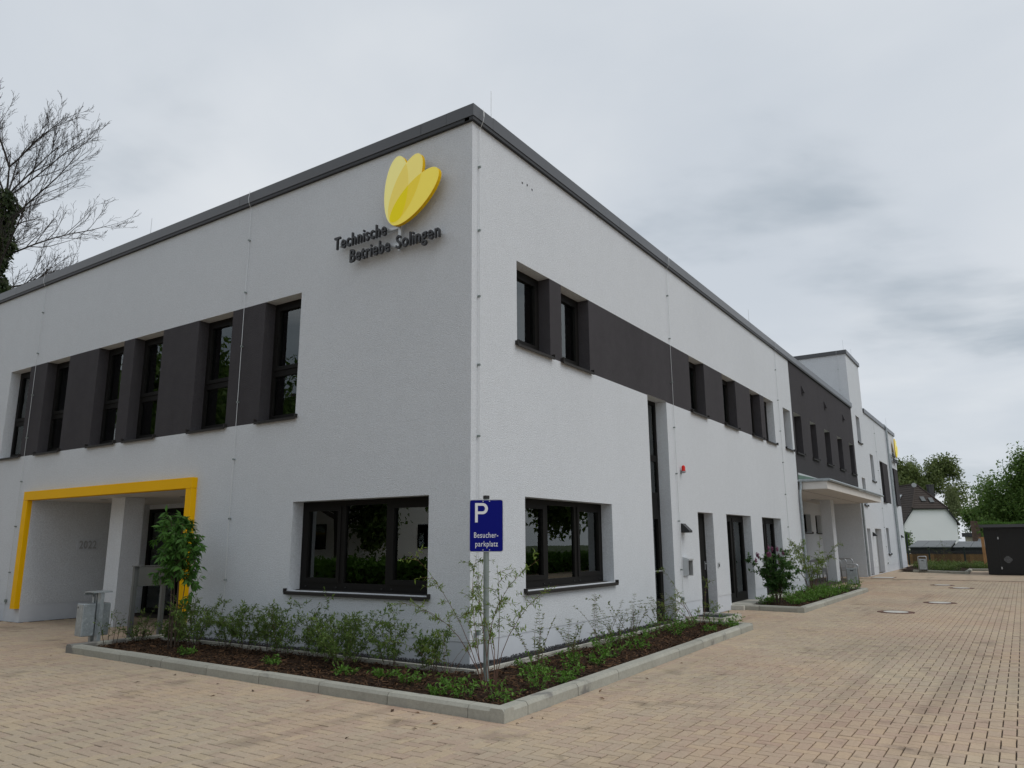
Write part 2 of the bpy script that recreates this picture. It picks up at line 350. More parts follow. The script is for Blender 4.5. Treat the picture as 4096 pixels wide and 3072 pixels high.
# ------------------------------------------------------------------ ground
g = MB(); xs = [-400, -60, -17, 0, 5, 9, 20, 60, 400]; ys = [-400, -60, -8, 0, 20, 49, 53, 120, 300, 900]
def gz(x, y): return -1.6 if y > 50 else -.03
for i in range(len(xs)-1):
    for j in range(len(ys)-1):
        g.face([(a, b, gz(a, b)) for a, b in ((xs[i], ys[j]), (xs[i+1], ys[j]), (xs[i+1], ys[j+1]), (xs[i], ys[j+1]))], 1 if ys[j] >= 49 else 0)
go = g.build('ground', ['pave_far', 'grass']); go['kind'] = 'structure'
PAVE = struct('paving')
b = MB(); b.box(-15, 10, -7.4, 27, -.030, -.0145); bo = b.build('bedding_sand', 'sand', PAVE)
b = MB(); b.box(-16.5, 10, 27, 48.5, -.028, -.004); b.build('far_paving', 'pave_far', PAVE)
rnd = random.Random(5)
def in_view(x, y, m=60):
    q = project((x, y, 0)); return q and -m < q[0] < W+m and -m < q[1] < H+m
bricks = []     # cx, cy, angle, half_len, half_wid, dz
KC = Vector((1.82, -1.925)); KL = Vector((-6.10, -1.70)); KR = Vector((1.574, 6.25))   # outer kerb line of the corner bed
def border(a, c, side, n0, n1):
    """stretcher + soldier courses outside the kerb from a to c"""
    d = (c-a).normalized(); nrm = Vector((d.y, -d.x))*side; ang = math.atan2(d.y, d.x); L = (c-a).length
    t = n0
    while t < L+n1-.1:
        p = a+d*(t+.1)+nrm*.053; bricks.append((p.x, p.y, ang, .0952, .0452, .003)); t += .2
    t = n0
    while t < L+n1-.05:
        p = a+d*(t+.05)+nrm*.206; bricks.append((p.x, p.y, ang, .0452, .0952, .003)); t += .1
    t = n0-.1
    while t < L+n1-.1:
        p = a+d*(t+.1)+nrm*.359; bricks.append((p.x, p.y, ang, .0952, .0452, .003)); t += .2
border(KL, KC, 1, 0, .4); border(KC, KR, 1, -.4, .0)
yy = -2.4
while yy > -7.2: bricks.append((1.87, yy, math.pi/2, .0952, .0452, .003)); bricks.append((1.97, yy+.07, math.pi/2, .0952, .0452, .003)); yy -= .2
bed2 = [(1.60, 9.95), (1.62, 18.05)]
border(Vector(bed2[0]), Vector(bed2[1]), 1, 0, 0)
for i in range(-150, 100):
    for j in range(-72, 266):
        m_ = (i-j) % 4
        if m_ in (1, 3): continue
        cx, cy = (i*.1+.1, j*.1+.05) if m_ == 0 else (i*.1+.05, j*.1)
        if cx < .02 and cy > -.02 and not (-11.45 < cx < -5.95 and cy < 1.95): continue
        if cy < -.0 and cx < 1.6 and cx > -5.9 and cy > -1.5: continue
        if .2 < cx < 1.4 and (cy < 6 and cy > -1.5 or 10.2 < cy < 17.8): continue
        if not in_view(cx, cy, 1500): continue
        if cy > 0 and cx > 1 and False: continue
        bricks.append((cx, cy, 0 if m_ == 0 else math.pi/2, .0952, .0452, 0))
def brick_geo(hl, hw):
    c = .0035; z0, z1, z2 = -.016, -.004, 0.
    return [(-hl, -hw, z0), (hl, -hw, z0), (hl, hw, z0), (-hl, hw, z0), (-hl, -hw, z1), (hl, -hw, z1), (hl, hw, z1), (-hl, hw, z1),
            (-hl+c, -hw+c, z2), (hl-c, -hw+c, z2), (hl-c, hw-c, z2), (-hl+c, hw-c, z2)]
BF = [(0, 1, 5, 4), (1, 2, 6, 5), (2, 3, 7, 6), (3, 0, 4, 7), (4, 5, 9, 8), (5, 6, 10, 9), (6, 7, 11, 10), (7, 4, 8, 11), (8, 9, 10, 11)]
vis = [(i, (Vector((b_[0], b_[1], 0))-CAM).length) for i, b_ in enumerate(bricks) if in_view(b_[0], b_[1], -20)]
single = set(i for i, _ in sorted(vis, key=lambda q: q[1])[:290])
bm_cache = {}
V = []; Fc = []
for i, (cx, cy, an, hl, hw, dz) in enumerate(bricks):
    dz += rnd.gauss(0, .0009); an2 = an+rnd.gauss(0, .006)
    if i in single:
        key = (hl, hw)
        if key not in bm_cache:
            me = bpy.data.meshes.new('brick'); me.from_pydata(brick_geo(hl, hw), [], BF); me.materials.append(M['pave_single']); bm_cache[key] = me
        o = put('brick', bm_cache[key], PAVE); o.location = (cx, cy, dz); o.rotation_euler = (rnd.gauss(0, .004), rnd.gauss(0, .004), an2)
    else:
        ca, sa = math.cos(an2), math.sin(an2); n = len(V); tx, ty = rnd.gauss(0, .006), rnd.gauss(0, .006)
        V += [(cx+x*ca-y*sa, cy+x*sa+y*ca, z+dz+x*tx+y*ty) for x, y, z in brick_geo(hl, hw)]; Fc += [tuple(n+k for k in f) for f in BF]
me = bpy.data.meshes.new('brick_field'); me.from_pydata(V, [], Fc); me.materials.append(M['pave_field']); put('brick_field', me, PAVE, kind='stuff')

# ------------------------------------------------------------------ kerbs and planting beds
kb = MB()
prof = [(0, 0), (0, .095), (.022, .125), (.135, .125), (.15, .115), (.15, 0)]     # (across, z), 0 = street side
kb.prism([(a, z) for a, z in prof], (.0055, .9945), lambda a, z, c: (c, a, z-.01)); KERB_ME = kb.mesh('kerb_stone', 'concrete')
def kerb_run(root, a, c, first=1., side=1):
    """stones from a to c, bed on the left of the direction when side is 1"""
    a, c = Vector(a), Vector(c); d = (c-a).normalized(); L = (c-a).length; t = 0; ang = math.atan2(d.y, d.x); ln = first
    while t < L-.02:
        ln2 = min(ln, L-t); o = put('kerb_stone', KERB_ME, root); p = a+d*t
        o.location = (p.x, p.y, rnd.gauss(0, .0015)); o.scale = (ln2, side, 1); o.rotation_euler = (0, 0, ang+rnd.gauss(0, .0015)); t += ln2; ln = 1.
ke = MB(); ke.box(.002, .998, 0, .05, -.02, .110); EDGE_ME = ke.mesh('edging_stone', 'concrete_pale')
def edge_run(root, a, c, h=0.):
    a, c = Vector(a), Vector(c); d = (c-a).normalized(); L = (c-a).length; t = 0
    while t < L-.02:
        ln2 = min(1., L-t); o = put('edging_stone', EDGE_ME, root); p = a+d*t; o.location = (p.x, p.y, h+rnd.gauss(0, .002)); o.scale = (ln2, 1, 1); o.rotation_euler = (0, 0, math.atan2(d.y, d.x)); t += ln2
KB = struct('kerb')
kerb_run(KB, KC, KL, .40, -1); kerb_run(KB, KC, KR, .40, 1); kerb_run(KB, (KL.x, KL.y), (KL.x+.02, -.12), .5, -1)
kerb_run(KB, (1.58, 6.24), (.36, 6.42), 1., 1)
KB2 = struct('kerb'); kerb_run(KB2, bed2[0], bed2[1], .2, 1); kerb_run(KB2, bed2[0], (.02, 10.08), 1., -1); kerb_run(KB2, (1.62, 18.04), (.1, 18.1), 1., 1)
edge_run(KB, (-5.9, -.36), (.34, -.36), -.005); edge_run(KB, (.36, -.34), (.36, 6.25), -.005)
def inside(p, poly):
    r_ = False; n = len(poly)
    for i in range(n):
        x1, y1 = poly[i]; x2, y2 = poly[(i+1) % n]
        if (y1 > p[1]) != (y2 > p[1]) and p[0] < (x2-x1)*(p[1]-y1)/(y2-y1)+x1: r_ = not r_
    return r_
from mathutils import noise as mn
def soil_z(x, y): return .062+.022*mn.noise((x*1.3, y*1.3, 3.))+.010*mn.noise((x*6, y*6, 1.))
def bed(name, poly, parent_kind='structure', step=.09, n_chips=0, seed=1, z_add=0., chipm='chip'):
    x0, x1 = min(p[0] for p in poly), max(p[0] for p in poly); y0, y1 = min(p[1] for p in poly), max(p[1] for p in poly)
    b = MB(); x = x0
    nx, ny = int((x1-x0)/step)+1, int((y1-y0)/step)+1; idx = {}
    def vid(i, j):
        if (i, j) not in idx: idx[(i, j)] = len(b.v); X, Y = x0+i*step, y0+j*step; b.v.append((X, Y, soil_z(X, Y)+z_add))
        return idx[(i, j)]
    for i in range(nx):
        for j in range(ny):
            if inside((x0+(i+.5)*step, y0+(j+.5)*step), poly): b.f.append((vid(i, j), vid(i+1, j), vid(i+1, j+1), vid(i, j+1))); b.m.append(0)
    o = b.build(name, 'soil', smooth=True); o['kind'] = 'structure'
    if n_chips:
        rr = random.Random(seed); c = MB(); k = 0
        while k < n_chips:
            X, Y = rr.uniform(x0, x1), rr.uniform(y0, y1)
            if not inside((X, Y), poly): continue
            k += 1; ln = rr.uniform(.018, .055) if rr.random() < .93 else rr.uniform(.06, .10); wd = ln*rr.uniform(.18, .42); a = rr.uniform(0, 6.283); ti = rr.gauss(0, .32); ro = rr.gauss(0, .5)
            d = Vector((math.cos(a)*math.cos(ti), math.sin(a)*math.cos(ti), math.sin(ti))); sd_ = Vector((-math.sin(a), math.cos(a), 0)); nn = d.cross(sd_); sd_ = (sd_*math.cos(ro)+nn*math.sin(ro))
            p = Vector((X, Y, soil_z(X, Y)+z_add+rr.uniform(.004, .022))); up = d.cross(sd_)
            if up.z < 0: up = -up
            q = [p-d*ln*.5-sd_*wd*.35, p-d*ln*.45+sd_*wd*.45, p+d*ln*.4+sd_*wd*.5, p+d*ln*.5-sd_*wd*.25, p+up*ln*.10]
            n = len(c.v); c.v += [tuple(v) for v in q]; c.f += [(n, n+1, n+4), (n+1, n+2, n+4), (n+2, n+3, n+4), (n+3, n, n+4)]; c.m += [0]*4
        me = bpy.data.meshes.new('bark_mulch'); me.from_pydata(c.v, [], c.f); me.materials.append(M[chipm])
        put('bark_mulch', me, o, kind='stuff')
    return o
bed_poly = [(KL.x+.10, KL.y+.10), (KC.x-.10, KC.y+.10), (KR.x-.10, 6.35), (.38, 6.35), (.38, -.34), (-5.85, -.34), (-5.85, -.1), (KL.x+.1, -.1)]
bed('planting_bed', bed_poly, n_chips=15000, seed=3)
bed('planting_bed', [(1.5, 10.05), (1.52, 17.95), (.05, 17.95), (.05, 10.15)], n_chips=3500, seed=4, step=.12)
bed('planting_bed', [(-5.85, -.02), (-5.85, -.34), (.38, -.34), (.38, 6.35), (.0, 6.35), (.0, -.02)], z_add=.01)
# basalt gravel strip along the wall
rr = random.Random(9); c = MB()
for k in range(6500):
    if rr.random() < .5: X, Y = rr.uniform(-5.8, .3), rr.uniform(-.31, -.01)
    else: X, Y = rr.uniform(.01, .31), rr.uniform(-.3, 6.3)
    s_ = rr.uniform(.008, .016); p = Vector((X, Y, .088+rr.uniform(0, .015))); n = len(c.v); a = rr.uniform(0, 6.28)
    for t_ in range(3): c.v.append((p.x+s_*math.cos(a+t_*2.09), p.y+s_*math.sin(a+t_*2.09)*rr.uniform(.6, 1), p.z-s_*.5))
    c.v.append((p.x, p.y, p.z+s_*.6)); c.f += [(n, n+1, n+3), (n+1, n+2, n+3), (n+2, n, n+3)]; c.m += [0]*3
c.build('gravel_strip', 'gravel', label='dark basalt gravel strip along the foot of the white walls', category='gravel', kind='stuff')

# ------------------------------------------------------------------ the office building
BLD = thing('office_building', 'long white rendered two-storey office building with charcoal window bands and flat roof', 'building')
ZT = 7.40                     # wall top under the coping
PL = .345                     # plinth height
def islands(mb):
    par = {}
    def find(x):
        while par[x] != x: par[x] = par[par[x]]; x = par[x]
        return x
    key = lambda i: tuple(round(c, 3) for c in mb.v[i])
    for f in mb.f:
        ks = [key(i) for i in f]
        for k in ks: par.setdefault(k, k)
        for k in ks[1:]: par[find(ks[0])] = find(k)
    g_ = {}
    for f in mb.f: g_.setdefault(find(key(f[0])), MB()).face([mb.v[i] for i in f])
    return list(g_.values())
def facade(T, u0, u1, z0, z1, openings, darks=(), plinth=PL, plane=0., plinth_open=()):
    us = sorted({u0, u1, *[o[0] for o in openings], *[o[1] for o in openings], *[d[0] for d in darks], *[d[1] for d in darks]})
    zs = sorted({z0, z1, plinth, *[o[2] for o in openings], *[o[3] for o in openings], *[d[2] for d in darks], *[d[3] for d in darks]})
    us = [u for u in us if u0 <= u <= u1]; zs = [z for z in zs if z0 <= z <= z1]
    wa, da, pl = MB(), MB(), MB()
    def isdark(u, z): return any(d[0] < u < d[1] and d[2] < z < d[3] for d in darks)
    for i in range(len(us)-1):
        for j in range(len(zs)-1):
            u, z = (us[i]+us[i+1])/2, (zs[j]+zs[j+1])/2
            if any(o[0] < u < o[1] and o[2] < z < o[3] for o in openings): continue
            tgt = pl if z < plinth else (da if isdark(u, z) else wa)
            d = plane+(.006 if tgt is pl else 0.)
            tgt.face([T(us[i], d, zs[j]), T(us[i+1], d, zs[j]), T(us[i+1], d, zs[j+1]), T(us[i], d, zs[j+1])])
    if plinth > z0: wa.face([T(u0, plane, plinth), T(u1, plane, plinth), T(u1, plane+.006, plinth), T(u0, plane+.006, plinth)]) if not openings else None
    for o in openings:
        a, b, p, q = o[:4]; dp = plane+o[4]; e = .02
        for uu, out_ in ((a, a-e), (b, b+e)):
            zz = (p+q)/2; tgt = da if isdark(out_, min(zz, q-.05)) else wa
            lo = p
            if p < plinth:
                pl.face([T(uu, plane+.006, p), T(uu, dp, p), T(uu, dp, plinth), T(uu, plane+.006, plinth)]); lo = plinth
            tgt.face([T(uu, plane, lo), T(uu, dp, lo), T(uu, dp, q), T(uu, plane, q)])
        wa.face([T(a, plane, q), T(b, plane, q), T(b, dp, q), T(a, dp, q)])
        if p > .2: wa.face([T(a, plane, p), T(b, plane, p), T(b, dp, p), T(a, dp, p)])
    for mb, nm, m_ in ((wa, 'wall', 'render'), (da, 'dark_wall_band', 'dark'), (pl, 'plinth', 'smooth')):
        for isl in islands(mb): isl.build(nm, m_, BLD)
def frame_rect(mb, T, u0, u1, z0, z1, d0, d1, w, wb=None, mull=(), trans=()):
    wb = wb or w
    mb.box(u0, u0+w, d0, d1, z0, z1, T); mb.box(u1-w, u1, d0, d1, z0, z1, T); mb.box(u0+w, u1-w, d0, d1, z1-w, z1, T); mb.box(u0+w, u1-w, d0, d1, z0, z0+wb, T)
    for m_, mw in mull: mb.box(m_-mw/2, m_+mw/2, d0+.002, d1-.002, z0+wb, z1-w, T)
    for z_, zw, ua, ub in trans: mb.box(ua, ub, d0+.003, d1-.003, z_-zw/2, z_+zw/2, T)
def pane(T, u0, u1, z0, z1, d, par): 
    b = MB(); b.box(u0, u1, d, d+.008, z0, z1, T); b.build('pane', 'glass', par)
def sill(T, u0, u1, z, d0, par, hgt=.035, out_=.055):
    b = MB()
    b.prism([(-out_, z-.055), (-out_, z-.015), (d0, z+.012), (d0, z-.02), (-out_+.012, z-.030), (-out_+.012, z-.055)], (u0-.045, u1+.045), lambda a, zz, c: T(c, a, zz))
    for uu in (u0-.052, u1+.036): b.box(uu, uu+.016, -out_-.003, d0, z-.030, z+.030, T)
    b.build('sill', 'sill', par)
def blind_board(T, u0, u1, z0, z1, d, par):
    b = MB(); b.box(u0, u1, d, d+.02, z0, z1, T); b.build('inner_reveal', 'curtain', par)
def window(T, u0, u1, z0, z1, d, kind, board=None):
    f = MB(); w = .07
    zb = z0+.012
    if kind == 'tall':          # fixed light below, casement above
        tz = z0+(z1-z0)*.40
        frame_rect(f, T, u0, u1, zb, z1, d, d+.075, w, .09, trans=[(tz, .10, u0+w, u1-w)])
        frame_rect(f, T, u0+w, u1-w, tz+.05, z1-w, d-.014, d+.06, .065)
        win = f.build('window', 'frame', BLD)
        pane(T, u0+w, u1-w, zb+.09, tz-.05, d+.035, win); pane(T, u0+w+.065, u1-w-.065, tz+.115, z1-w-.065, d+.03, win)
        h = MB(); h.box(u0+w+.02, u0+w+.045, d-.03, d-.012, tz+.5, tz+.62, T); h.build('handle', 'frame', win)
    elif kind == 'casement':
        frame_rect(f, T, u0, u1, zb, z1, d, d+.075, w, .085)
        frame_rect(f, T, u0+w, u1-w, zb+.085, z1-w, d-.014, d+.06, .065)
        win = f.build('window', 'frame', BLD); pane(T, u0+w+.065, u1-w-.065, zb+.15, z1-w-.065, d+.03, win)
    elif kind == 'triple':
        m1, m2 = u0+(u1-u0)*.330, u0+(u1-u0)*.665; mw = .085
        frame_rect(f, T, u0, u1, zb, z1, d, d+.08, .075, .10, mull=[(m1, mw), (m2, mw)])
        for a, b_ in ((u0+.075, m1-mw/2), (m2+mw/2, u1-.075)): frame_rect(f, T, a, b_, zb+.10, z1-.075, d-.014, d+.065, .065)
        win = f.build('window', 'frame', BLD)
        pane(T, u0+.14, m1-mw/2-.065, zb+.165, z1-.14, d+.03, win); pane(T, m1+mw/2, m2-mw/2, zb+.10, z1-.075, d+.03, win); pane(T, m2+mw/2+.065, u1-.14, zb+.165, z1-.14, d+.03, win)
        for uu in (u0+.14, m1-.09, m1+.09, m2-.09, m2+.09, u1-.14):
            c_ = MB(); c_.box(uu-.016, uu+.016, d-.012, d+.001, zb+.035, zb+.05, T); c_.build('drain_cap', 'black', win)
    sill(T, u0, u1, z0, d+.004, win)
    if board:
        for a, b_ in board: blind_board(T, a, b_, z0+.1, z1-.05 if kind == 'triple' else z0+(z1-z0)*.37, d+.30, win)
    return win
DP = .205
LWIN = [(-13.31, -12.36), (-11.60, -10.64), (-9.47, -8.54), (-8.16, -7.20), (-6.10, -5.13), (-4.27, -3.39)]
ZL0, ZL1 = 3.465, 5.47; ZR0, ZR1 = 4.345, 5.61
opL = [(a, b_, ZL0, ZL1, DP) for a, b_ in LWIN]+[(-3.33, -.68, .865, 2.15, DP), (-11.5, -5.95, .0, 2.465, .3)]
facade(TL, -17, 0, 0, ZT+.1, opL, [(-13.31, -3.39, ZL0-.025, ZL1)])
RWIN = [(1.10, 2.04), (2.40, 3.34), (8.08, 9.04), (10.36, 11.38), (12.66, 13.62), (14.03, 15.02)]
opR = [(a, b_, ZR0, ZR1, DP) for a, b_ in RWIN]+[(1.27, 3.99, .885, 2.16, DP), (5.69, 6.64, .06, ZR0-.01, .24), (8.10, 9.06, .02, 2.15, DP), (10.0, 11.94, .10, 2.16, DP), (12.95, 14.86, .10, 2.16, DP), (16.14, 17.04, ZR0, ZR1, DP)]
facade(TR, 0, 17.28, 0, ZT+.1, opR, [(1.10, 15.02, ZR0-.025, ZR1)])
for i, (a, b_) in enumerate(LWIN): window(TL, a, b_, ZL0, ZL1, DP, 'tall', board=[(b_-.34, b_-.28)] if i >= 3 else None)
window(TL, -3.33, -.68, .865, 2.15, DP, 'triple', board=[(-3.18, -2.93)])
for i, (a, b_) in enumerate(RWIN): window(TR, a, b_, ZR0, ZR1, DP, 'casement')
window(TR, 16.14, 17.04, ZR0, ZR1, DP, 'casement')
window(TR, 1.27, 3.99, .885, 2.16, DP, 'triple', board=[(3.62, 3.95)])
# slot glazing with escape door
f = MB(); d = .24; a, b_ = 5.69, 6.64
frame_rect(f, TR, a, b_, .07, ZR0-.01, d, d+.08, .07, .10, trans=[(3.17, .12, a+.07, b_-.07), (2.44, .10, a+.07, b_-.07), (2.10, .08, a+.07, b_-.07)])
f.box(a+.07, b_-.07, d+.01, d+.06, 2.14, 2.39, TR)
win = f.build('stair_glazing', 'frame', BLD)
pane(TR, a+.07, b_-.07, 3.23, ZR0-.08, d+.03, win); pane(TR, a+.07, b_-.07, 2.49, 3.11, d+.03, win)
dr = MB(); frame_rect(dr, TR, a+.07, b_-.07, .17, 2.06, d-.015, d+.06, .09, .28); dr = dr.build('door', 'frame', BLD); pane(TR, a+.16, b_-.16, .45, 1.97, d+.03, dr)
h = MB(); h.tube([TR(a+.16, d-.07, .98), TR(b_-.13, d-.07, .98)], .013, 8); h.lathe([(.0, -.026), (.022, -.015), (.026, 0), (.022, .015), (0, .026)], TR(b_-.12, d-.07, .98), 10); h.lathe([(.0, -.02), (.02, 0), (0, .02)], TR(a+.16, d-.07, .98), 8); h.tube([TR(b_-.12, d, .98), TR(b_-.12, d-.07, .98)], .01, 6); h.build('handle', 'tube', dr)
# personnel door and glazed doors
a, b_ = 8.10, 9.06; dr = MB(); frame_rect(dr, TR, a, b_, .03, 2.15, DP, DP+.08, .07, .03); dr.box(a+.07, b_-.07, DP+.01, DP+.05, .06, 2.08, TR); dr.box(a+.10, b_-.10, DP, DP+.012, .34, 2.03, TR); dr = dr.build('door', 'frame', BLD)
h = MB(); h.box(b_-.15, b_-.12, DP-.012, DP, .92, 1.10, TR); h.tube([TR(b_-.135, DP, 1.05), TR(b_-.135, DP-.05, 1.05), TR(b_-.26, DP-.05, 1.05)], .010, 6); h.build('handle', 'tube', dr)
for a, b_, side in ((10.0, 11.94, 0), (12.95, 14.86, 1)):
    dr = MB(); frame_rect(dr, TR, a, b_, .11, 2.16, DP, DP+.08, .07, .09, mull=[((a+b_)/2, .10)])
    for p_, q_ in ((a+.07, (a+b_)/2-.05), ((a+b_)/2+.05, b_-.07)): frame_rect(dr, TR, p_, q_, .2, 2.09, DP-.014, DP+.06, .085, .11)
    dr = dr.build('glazed_door', 'frame', BLD)
    for p_, q_ in ((a+.155, (a+b_)/2-.135), ((a+b_)/2+.135, b_-.155)): pane(TR, p_, q_, .31, 2.0, DP+.03, dr)
    blind_board(TR, a+.9 if side else a+.2, a+1.1 if side else a+.95, .2, 2.05, DP+.35, dr)
    st = MB(); st.box(a-.06, b_+.06, -.28, .2, -.02, .10, TR); st = st.build('door_step', 'concrete_pale', BLD)
# entrance recess on the left facade
rc = MB(); x0, x1 = -11.5, -5.95; dq = 2.6
rc.face([(x0, .3, PL), (x0, dq, PL), (x0, dq, 2.465), (x0, .3, 2.465)]); rc.face([(x1, .3, 0), (x1, dq, 0), (x1, dq, 2.465), (x1, .3, 2.465)])
rc.face([(x0, dq, 2.36), (x1, dq, 2.36), (x1, dq, 2.465), (x0, dq, 2.465)])
rc.build('entrance_wall', 'render', BLD)
sf = MB(); sf.face([(x0, .3, 2.464), (x1, .3, 2.464), (x1, dq, 2.464), (x0, dq, 2.464)]); sf = sf.build('entrance_ceiling', 'soffit', BLD)
for x, y in ((-10.1, .75), (-8.0, 1.2), (-7.0, .75)):
    q = MB(); q.lathe([(.07, -.006), (.075, 0)], (x, y, 2.458), 16); q.build('downlight', 'grey_plastic', sf)
pj = MB(); pj.face([(x0-.006, .3, 0), (x0-.006, dq, 0), (x0-.006, dq, PL), (x0-.006, .3, PL)]); pj.build('plinth', 'smooth', BLD)
dr = MB(); frame_rect(dr, TL, -11.49, -5.97, .02, 2.36, dq, dq+.08, .08, .1, mull=[(-10.3, .12), (-9.2, .12), (-8.1, .12), (-7.0, .12)], trans=[(2.05, .08, -9.1, -5.97)]); dr = dr.build('entrance_door', 'frame', BLD)
for p_, q_ in ((-11.41, -10.36), (-10.24, -9.26), (-9.14, -8.16), (-8.04, -7.06), (-6.94, -6.05)): pane(TL, p_, q_, .12, 2.28, dq+.04, dr)
cl_ = MB(); cl_.box(-9.36, -8.88, .52, .92, -.01, 2.46); cl_.build('column', 'render', BLD)
def inscription():
    root = MB(); root.box(x0+.001, x0+.010, 1.0, 1.46, 1.43, 1.67); p = root.build('year_panel', 'smooth', BLD)
    word('2022', .38, .17, .014, lambda a, b_, c_: (x0+.018+c_, 1.04+a, 1.465+b_), 'numeral', p, bold=.02, ref='2', part='numeral')
inscription()
# yellow portal frame
pf = MB()
def portal(parts):
    root = None
    for nm, bx in parts:
        b = MB(); b.box(*bx); o = b.build(nm, 'yellow', root or BLD); bevel(o, .004, 1)
        root = root or o
portal([('portal_frame', (-11.70, -8.602, -.10, .06, 2.462, 2.645)), ('portal_panel', (-8.598, -5.768, -.10, .06, 2.462, 2.645)), ('portal_panel', (-11.70, -11.515, -.10, .06, .27, 2.458)), ('portal_panel', (-5.935, -5.768, -.10, .06, .27, 2.458))])
# coping panels
def coping_run(T, u0, u1, z0, z1, step=3.5, material='coping', back=.38, out_=.06, first=None):
    u = u0; k = 0
    while u < u1-.01:
        v = min(u1, u+(first if first and k == 0 else step)); b = MB(); b.prism([(-out_, z0), (-out_, z1), (back, z1-.03), (back, z0+.05), (.02, z0+.05), (.02, z0-.0)], (u+.003, v-.003), lambda a, z, c: T(c, a, z)); b.build('coping_panel', material, BLD); u = v; k += 1
coping_run(TL, -17, -.42, 7.385, 7.565, 4.2, first=3.5); coping_run(TR, .42, 28.4, 7.385, 7.575, 4.2)
b = MB(); b.box(-.42, .06, -.06, .02, 7.385, 7.566); b.box(-.02, .06, .02, .42, 7.385, 7.566); b.box(-.42, -.02, .02, .42, 7.49, 7.56); b.build('coping_panel', 'coping', BLD)
b = MB(); b.box(-17, -.02, -.05, .1, 7.33, 7.40); b.box(-.1, .05, -.05, 28.3, 7.331, 7.401); b.build('coping_shadow_strip', 'black', BLD)  # black strip standing in for the shadow gap below the coping
# roof slab and rear shell, floors, inner partitions
b = MB(); b.box(-16.9, -.3, .3, 12, 7.2, 7.38); b.box(-14, -.3, 12, 42, 7.2, 7.381); b.build('roof', 'roofing', BLD)
b = MB(); b.box(-17, -16.9, .0, 12, 0, 7.5); b.box(-17, -14, 12, 12.1, 0, 7.5); b.box(-14.1, -14, 12.1, 42, 0, 7.5); b.build('rear_wall', 'render', BLD)
b = MB(); b.box(-16.8, -.32, .32, 11.9, 2.75, 3.15); b.box(-13.9, -.32, 11.9, 17, 2.751, 3.151); b.build('floor_slab', 'room', BLD)
b = MB(); b.box(-16.8, -4.6, 4.5, 4.6, .0, 2.75); b.box(-4.6, -4.5, 4.5, 17, .0, 2.75); b.box(-16.8, -4.6, 4.5, 4.6, 3.15, 7.2); b.box(-4.6, -4.5, 4.5, 17, 3.15, 7.2)
b.box(-5.9, -5.8, .32, 4.5, 0, 2.75); b.box(-4.5, -.32, 4.9, 5.0, 0, 2.75); b.box(-4.5, -.32, 7.3, 7.4, 0, 7.1); b.box(-4.5, -.32, 5.0, 5.05, 3.15, 7.1); b.box(-11.6, -5.8, 4.3, 4.4, 0, 2.75); b.box(-11.62, -11.55, .32, 4, 0, 2.75)
for x in (-11.9, -9.9, -6.6, -3.0): b.box(x-.05, x+.05, .32, 4.5, 3.15, 7.2)
for y in (9.6, 12.2): b.box(-4.5, -.32, y-.05, y+.05, 0, 7.2)
b.build('partition', 'room', BLD)
# charcoal block above the bicycle recess
D2 = [(17.50, 18.50), (19.80, 20.72), (22.12, 23.12), (24.52, 25.50), (27.05, 28.02)]
facade(TR, 17.28, 28.35, 3.12, ZT+.1, [(a, b_, ZR0, ZR1+.04, DP) for a, b_ in D2], [(17.28, 28.35, 3.0, 7.6)], plinth=0)
for a, b_ in D2: window(TR, a, b_, ZR0, ZR1+.04, DP, 'casement')
for y in (19.0, 22.6, 26.2):
    b = MB(); b.box(y-.11, y+.11, -.02, 0, 6.45, 6.75, TR); b.prism([(-.02, 6.75), (-.09, 6.52), (-.02, 6.52)], (y-.08, y+.08), lambda a, z, c: TR(c, a, z)); b.build('roof_spout', 'dark', BLD)
rc = MB(); dx_ = -1.6
RW2 = [(24.65, 26.0, 1.87, 2.62), (26.85, 28.05, 1.87, 2.62)]
def Tb(u, d, z): return (dx_-d, u, z)
rc.face([(0, 17.28, 0), (dx_, 17.28, 0), (dx_, 17.28, 3.12), (0, 17.28, 3.12)]); rc.face([(0, 28.35, 0), (dx_, 28.35, 0), (dx_, 28.35, 3.12), (0, 28.35, 3.12)])
us = [17.28, 24.65, 26.0, 26.85, 28.05, 28.35]
for i in range(5):
    for z0, z1 in ((0, 1.87), (1.87, 2.62), (2.62, 3.12)):
        if i in (1, 3) and z0 == 1.87: continue
        rc.face([Tb(us[i], 0, z0), Tb(us[i+1], 0, z0), Tb(us[i+1], 0, z1), Tb(us[i], 0, z1)])
for a, b_, p, q in RW2:
    for uu in (a, b_): rc.face([Tb(uu, 0, p), Tb(uu, .2, p), Tb(uu, .2, q), Tb(uu, 0, q)])
    for zz in (p, q): rc.face([Tb(a, 0, zz), Tb(b_, 0, zz), Tb(b_, .2, zz), Tb(a, .2, zz)])
rc.build('recess_wall', 'render', BLD)
for a, b_, p, q in RW2:
    f = MB(); frame_rect(f, Tb, a, b_, p, q, .2, .27, .06); w_ = f.build('window', 'frame', BLD); pane(Tb, a+.06, b_-.06, p+.06, q-.06, .23, w_); sill(Tb, a, b_, p, .2, w_)
b = MB(); b.face([(0.0, 17.28, 3.118), (dx_, 17.28, 3.118), (dx_, 28.35, 3.118), (0., 28.35, 3.118)]); sf = b.build('recess_ceiling', 'soffit', BLD)
q = MB(); q.lathe([(.09, -.01), (.095, 0)], (-.9, 23.5, 3.11), 14); q.build('downlight', 'grey_plastic', sf)
b = MB(); b.box(-.82, -.42, 24.2, 24.8, -.01, 3.118); b.build('column', 'render', BLD)
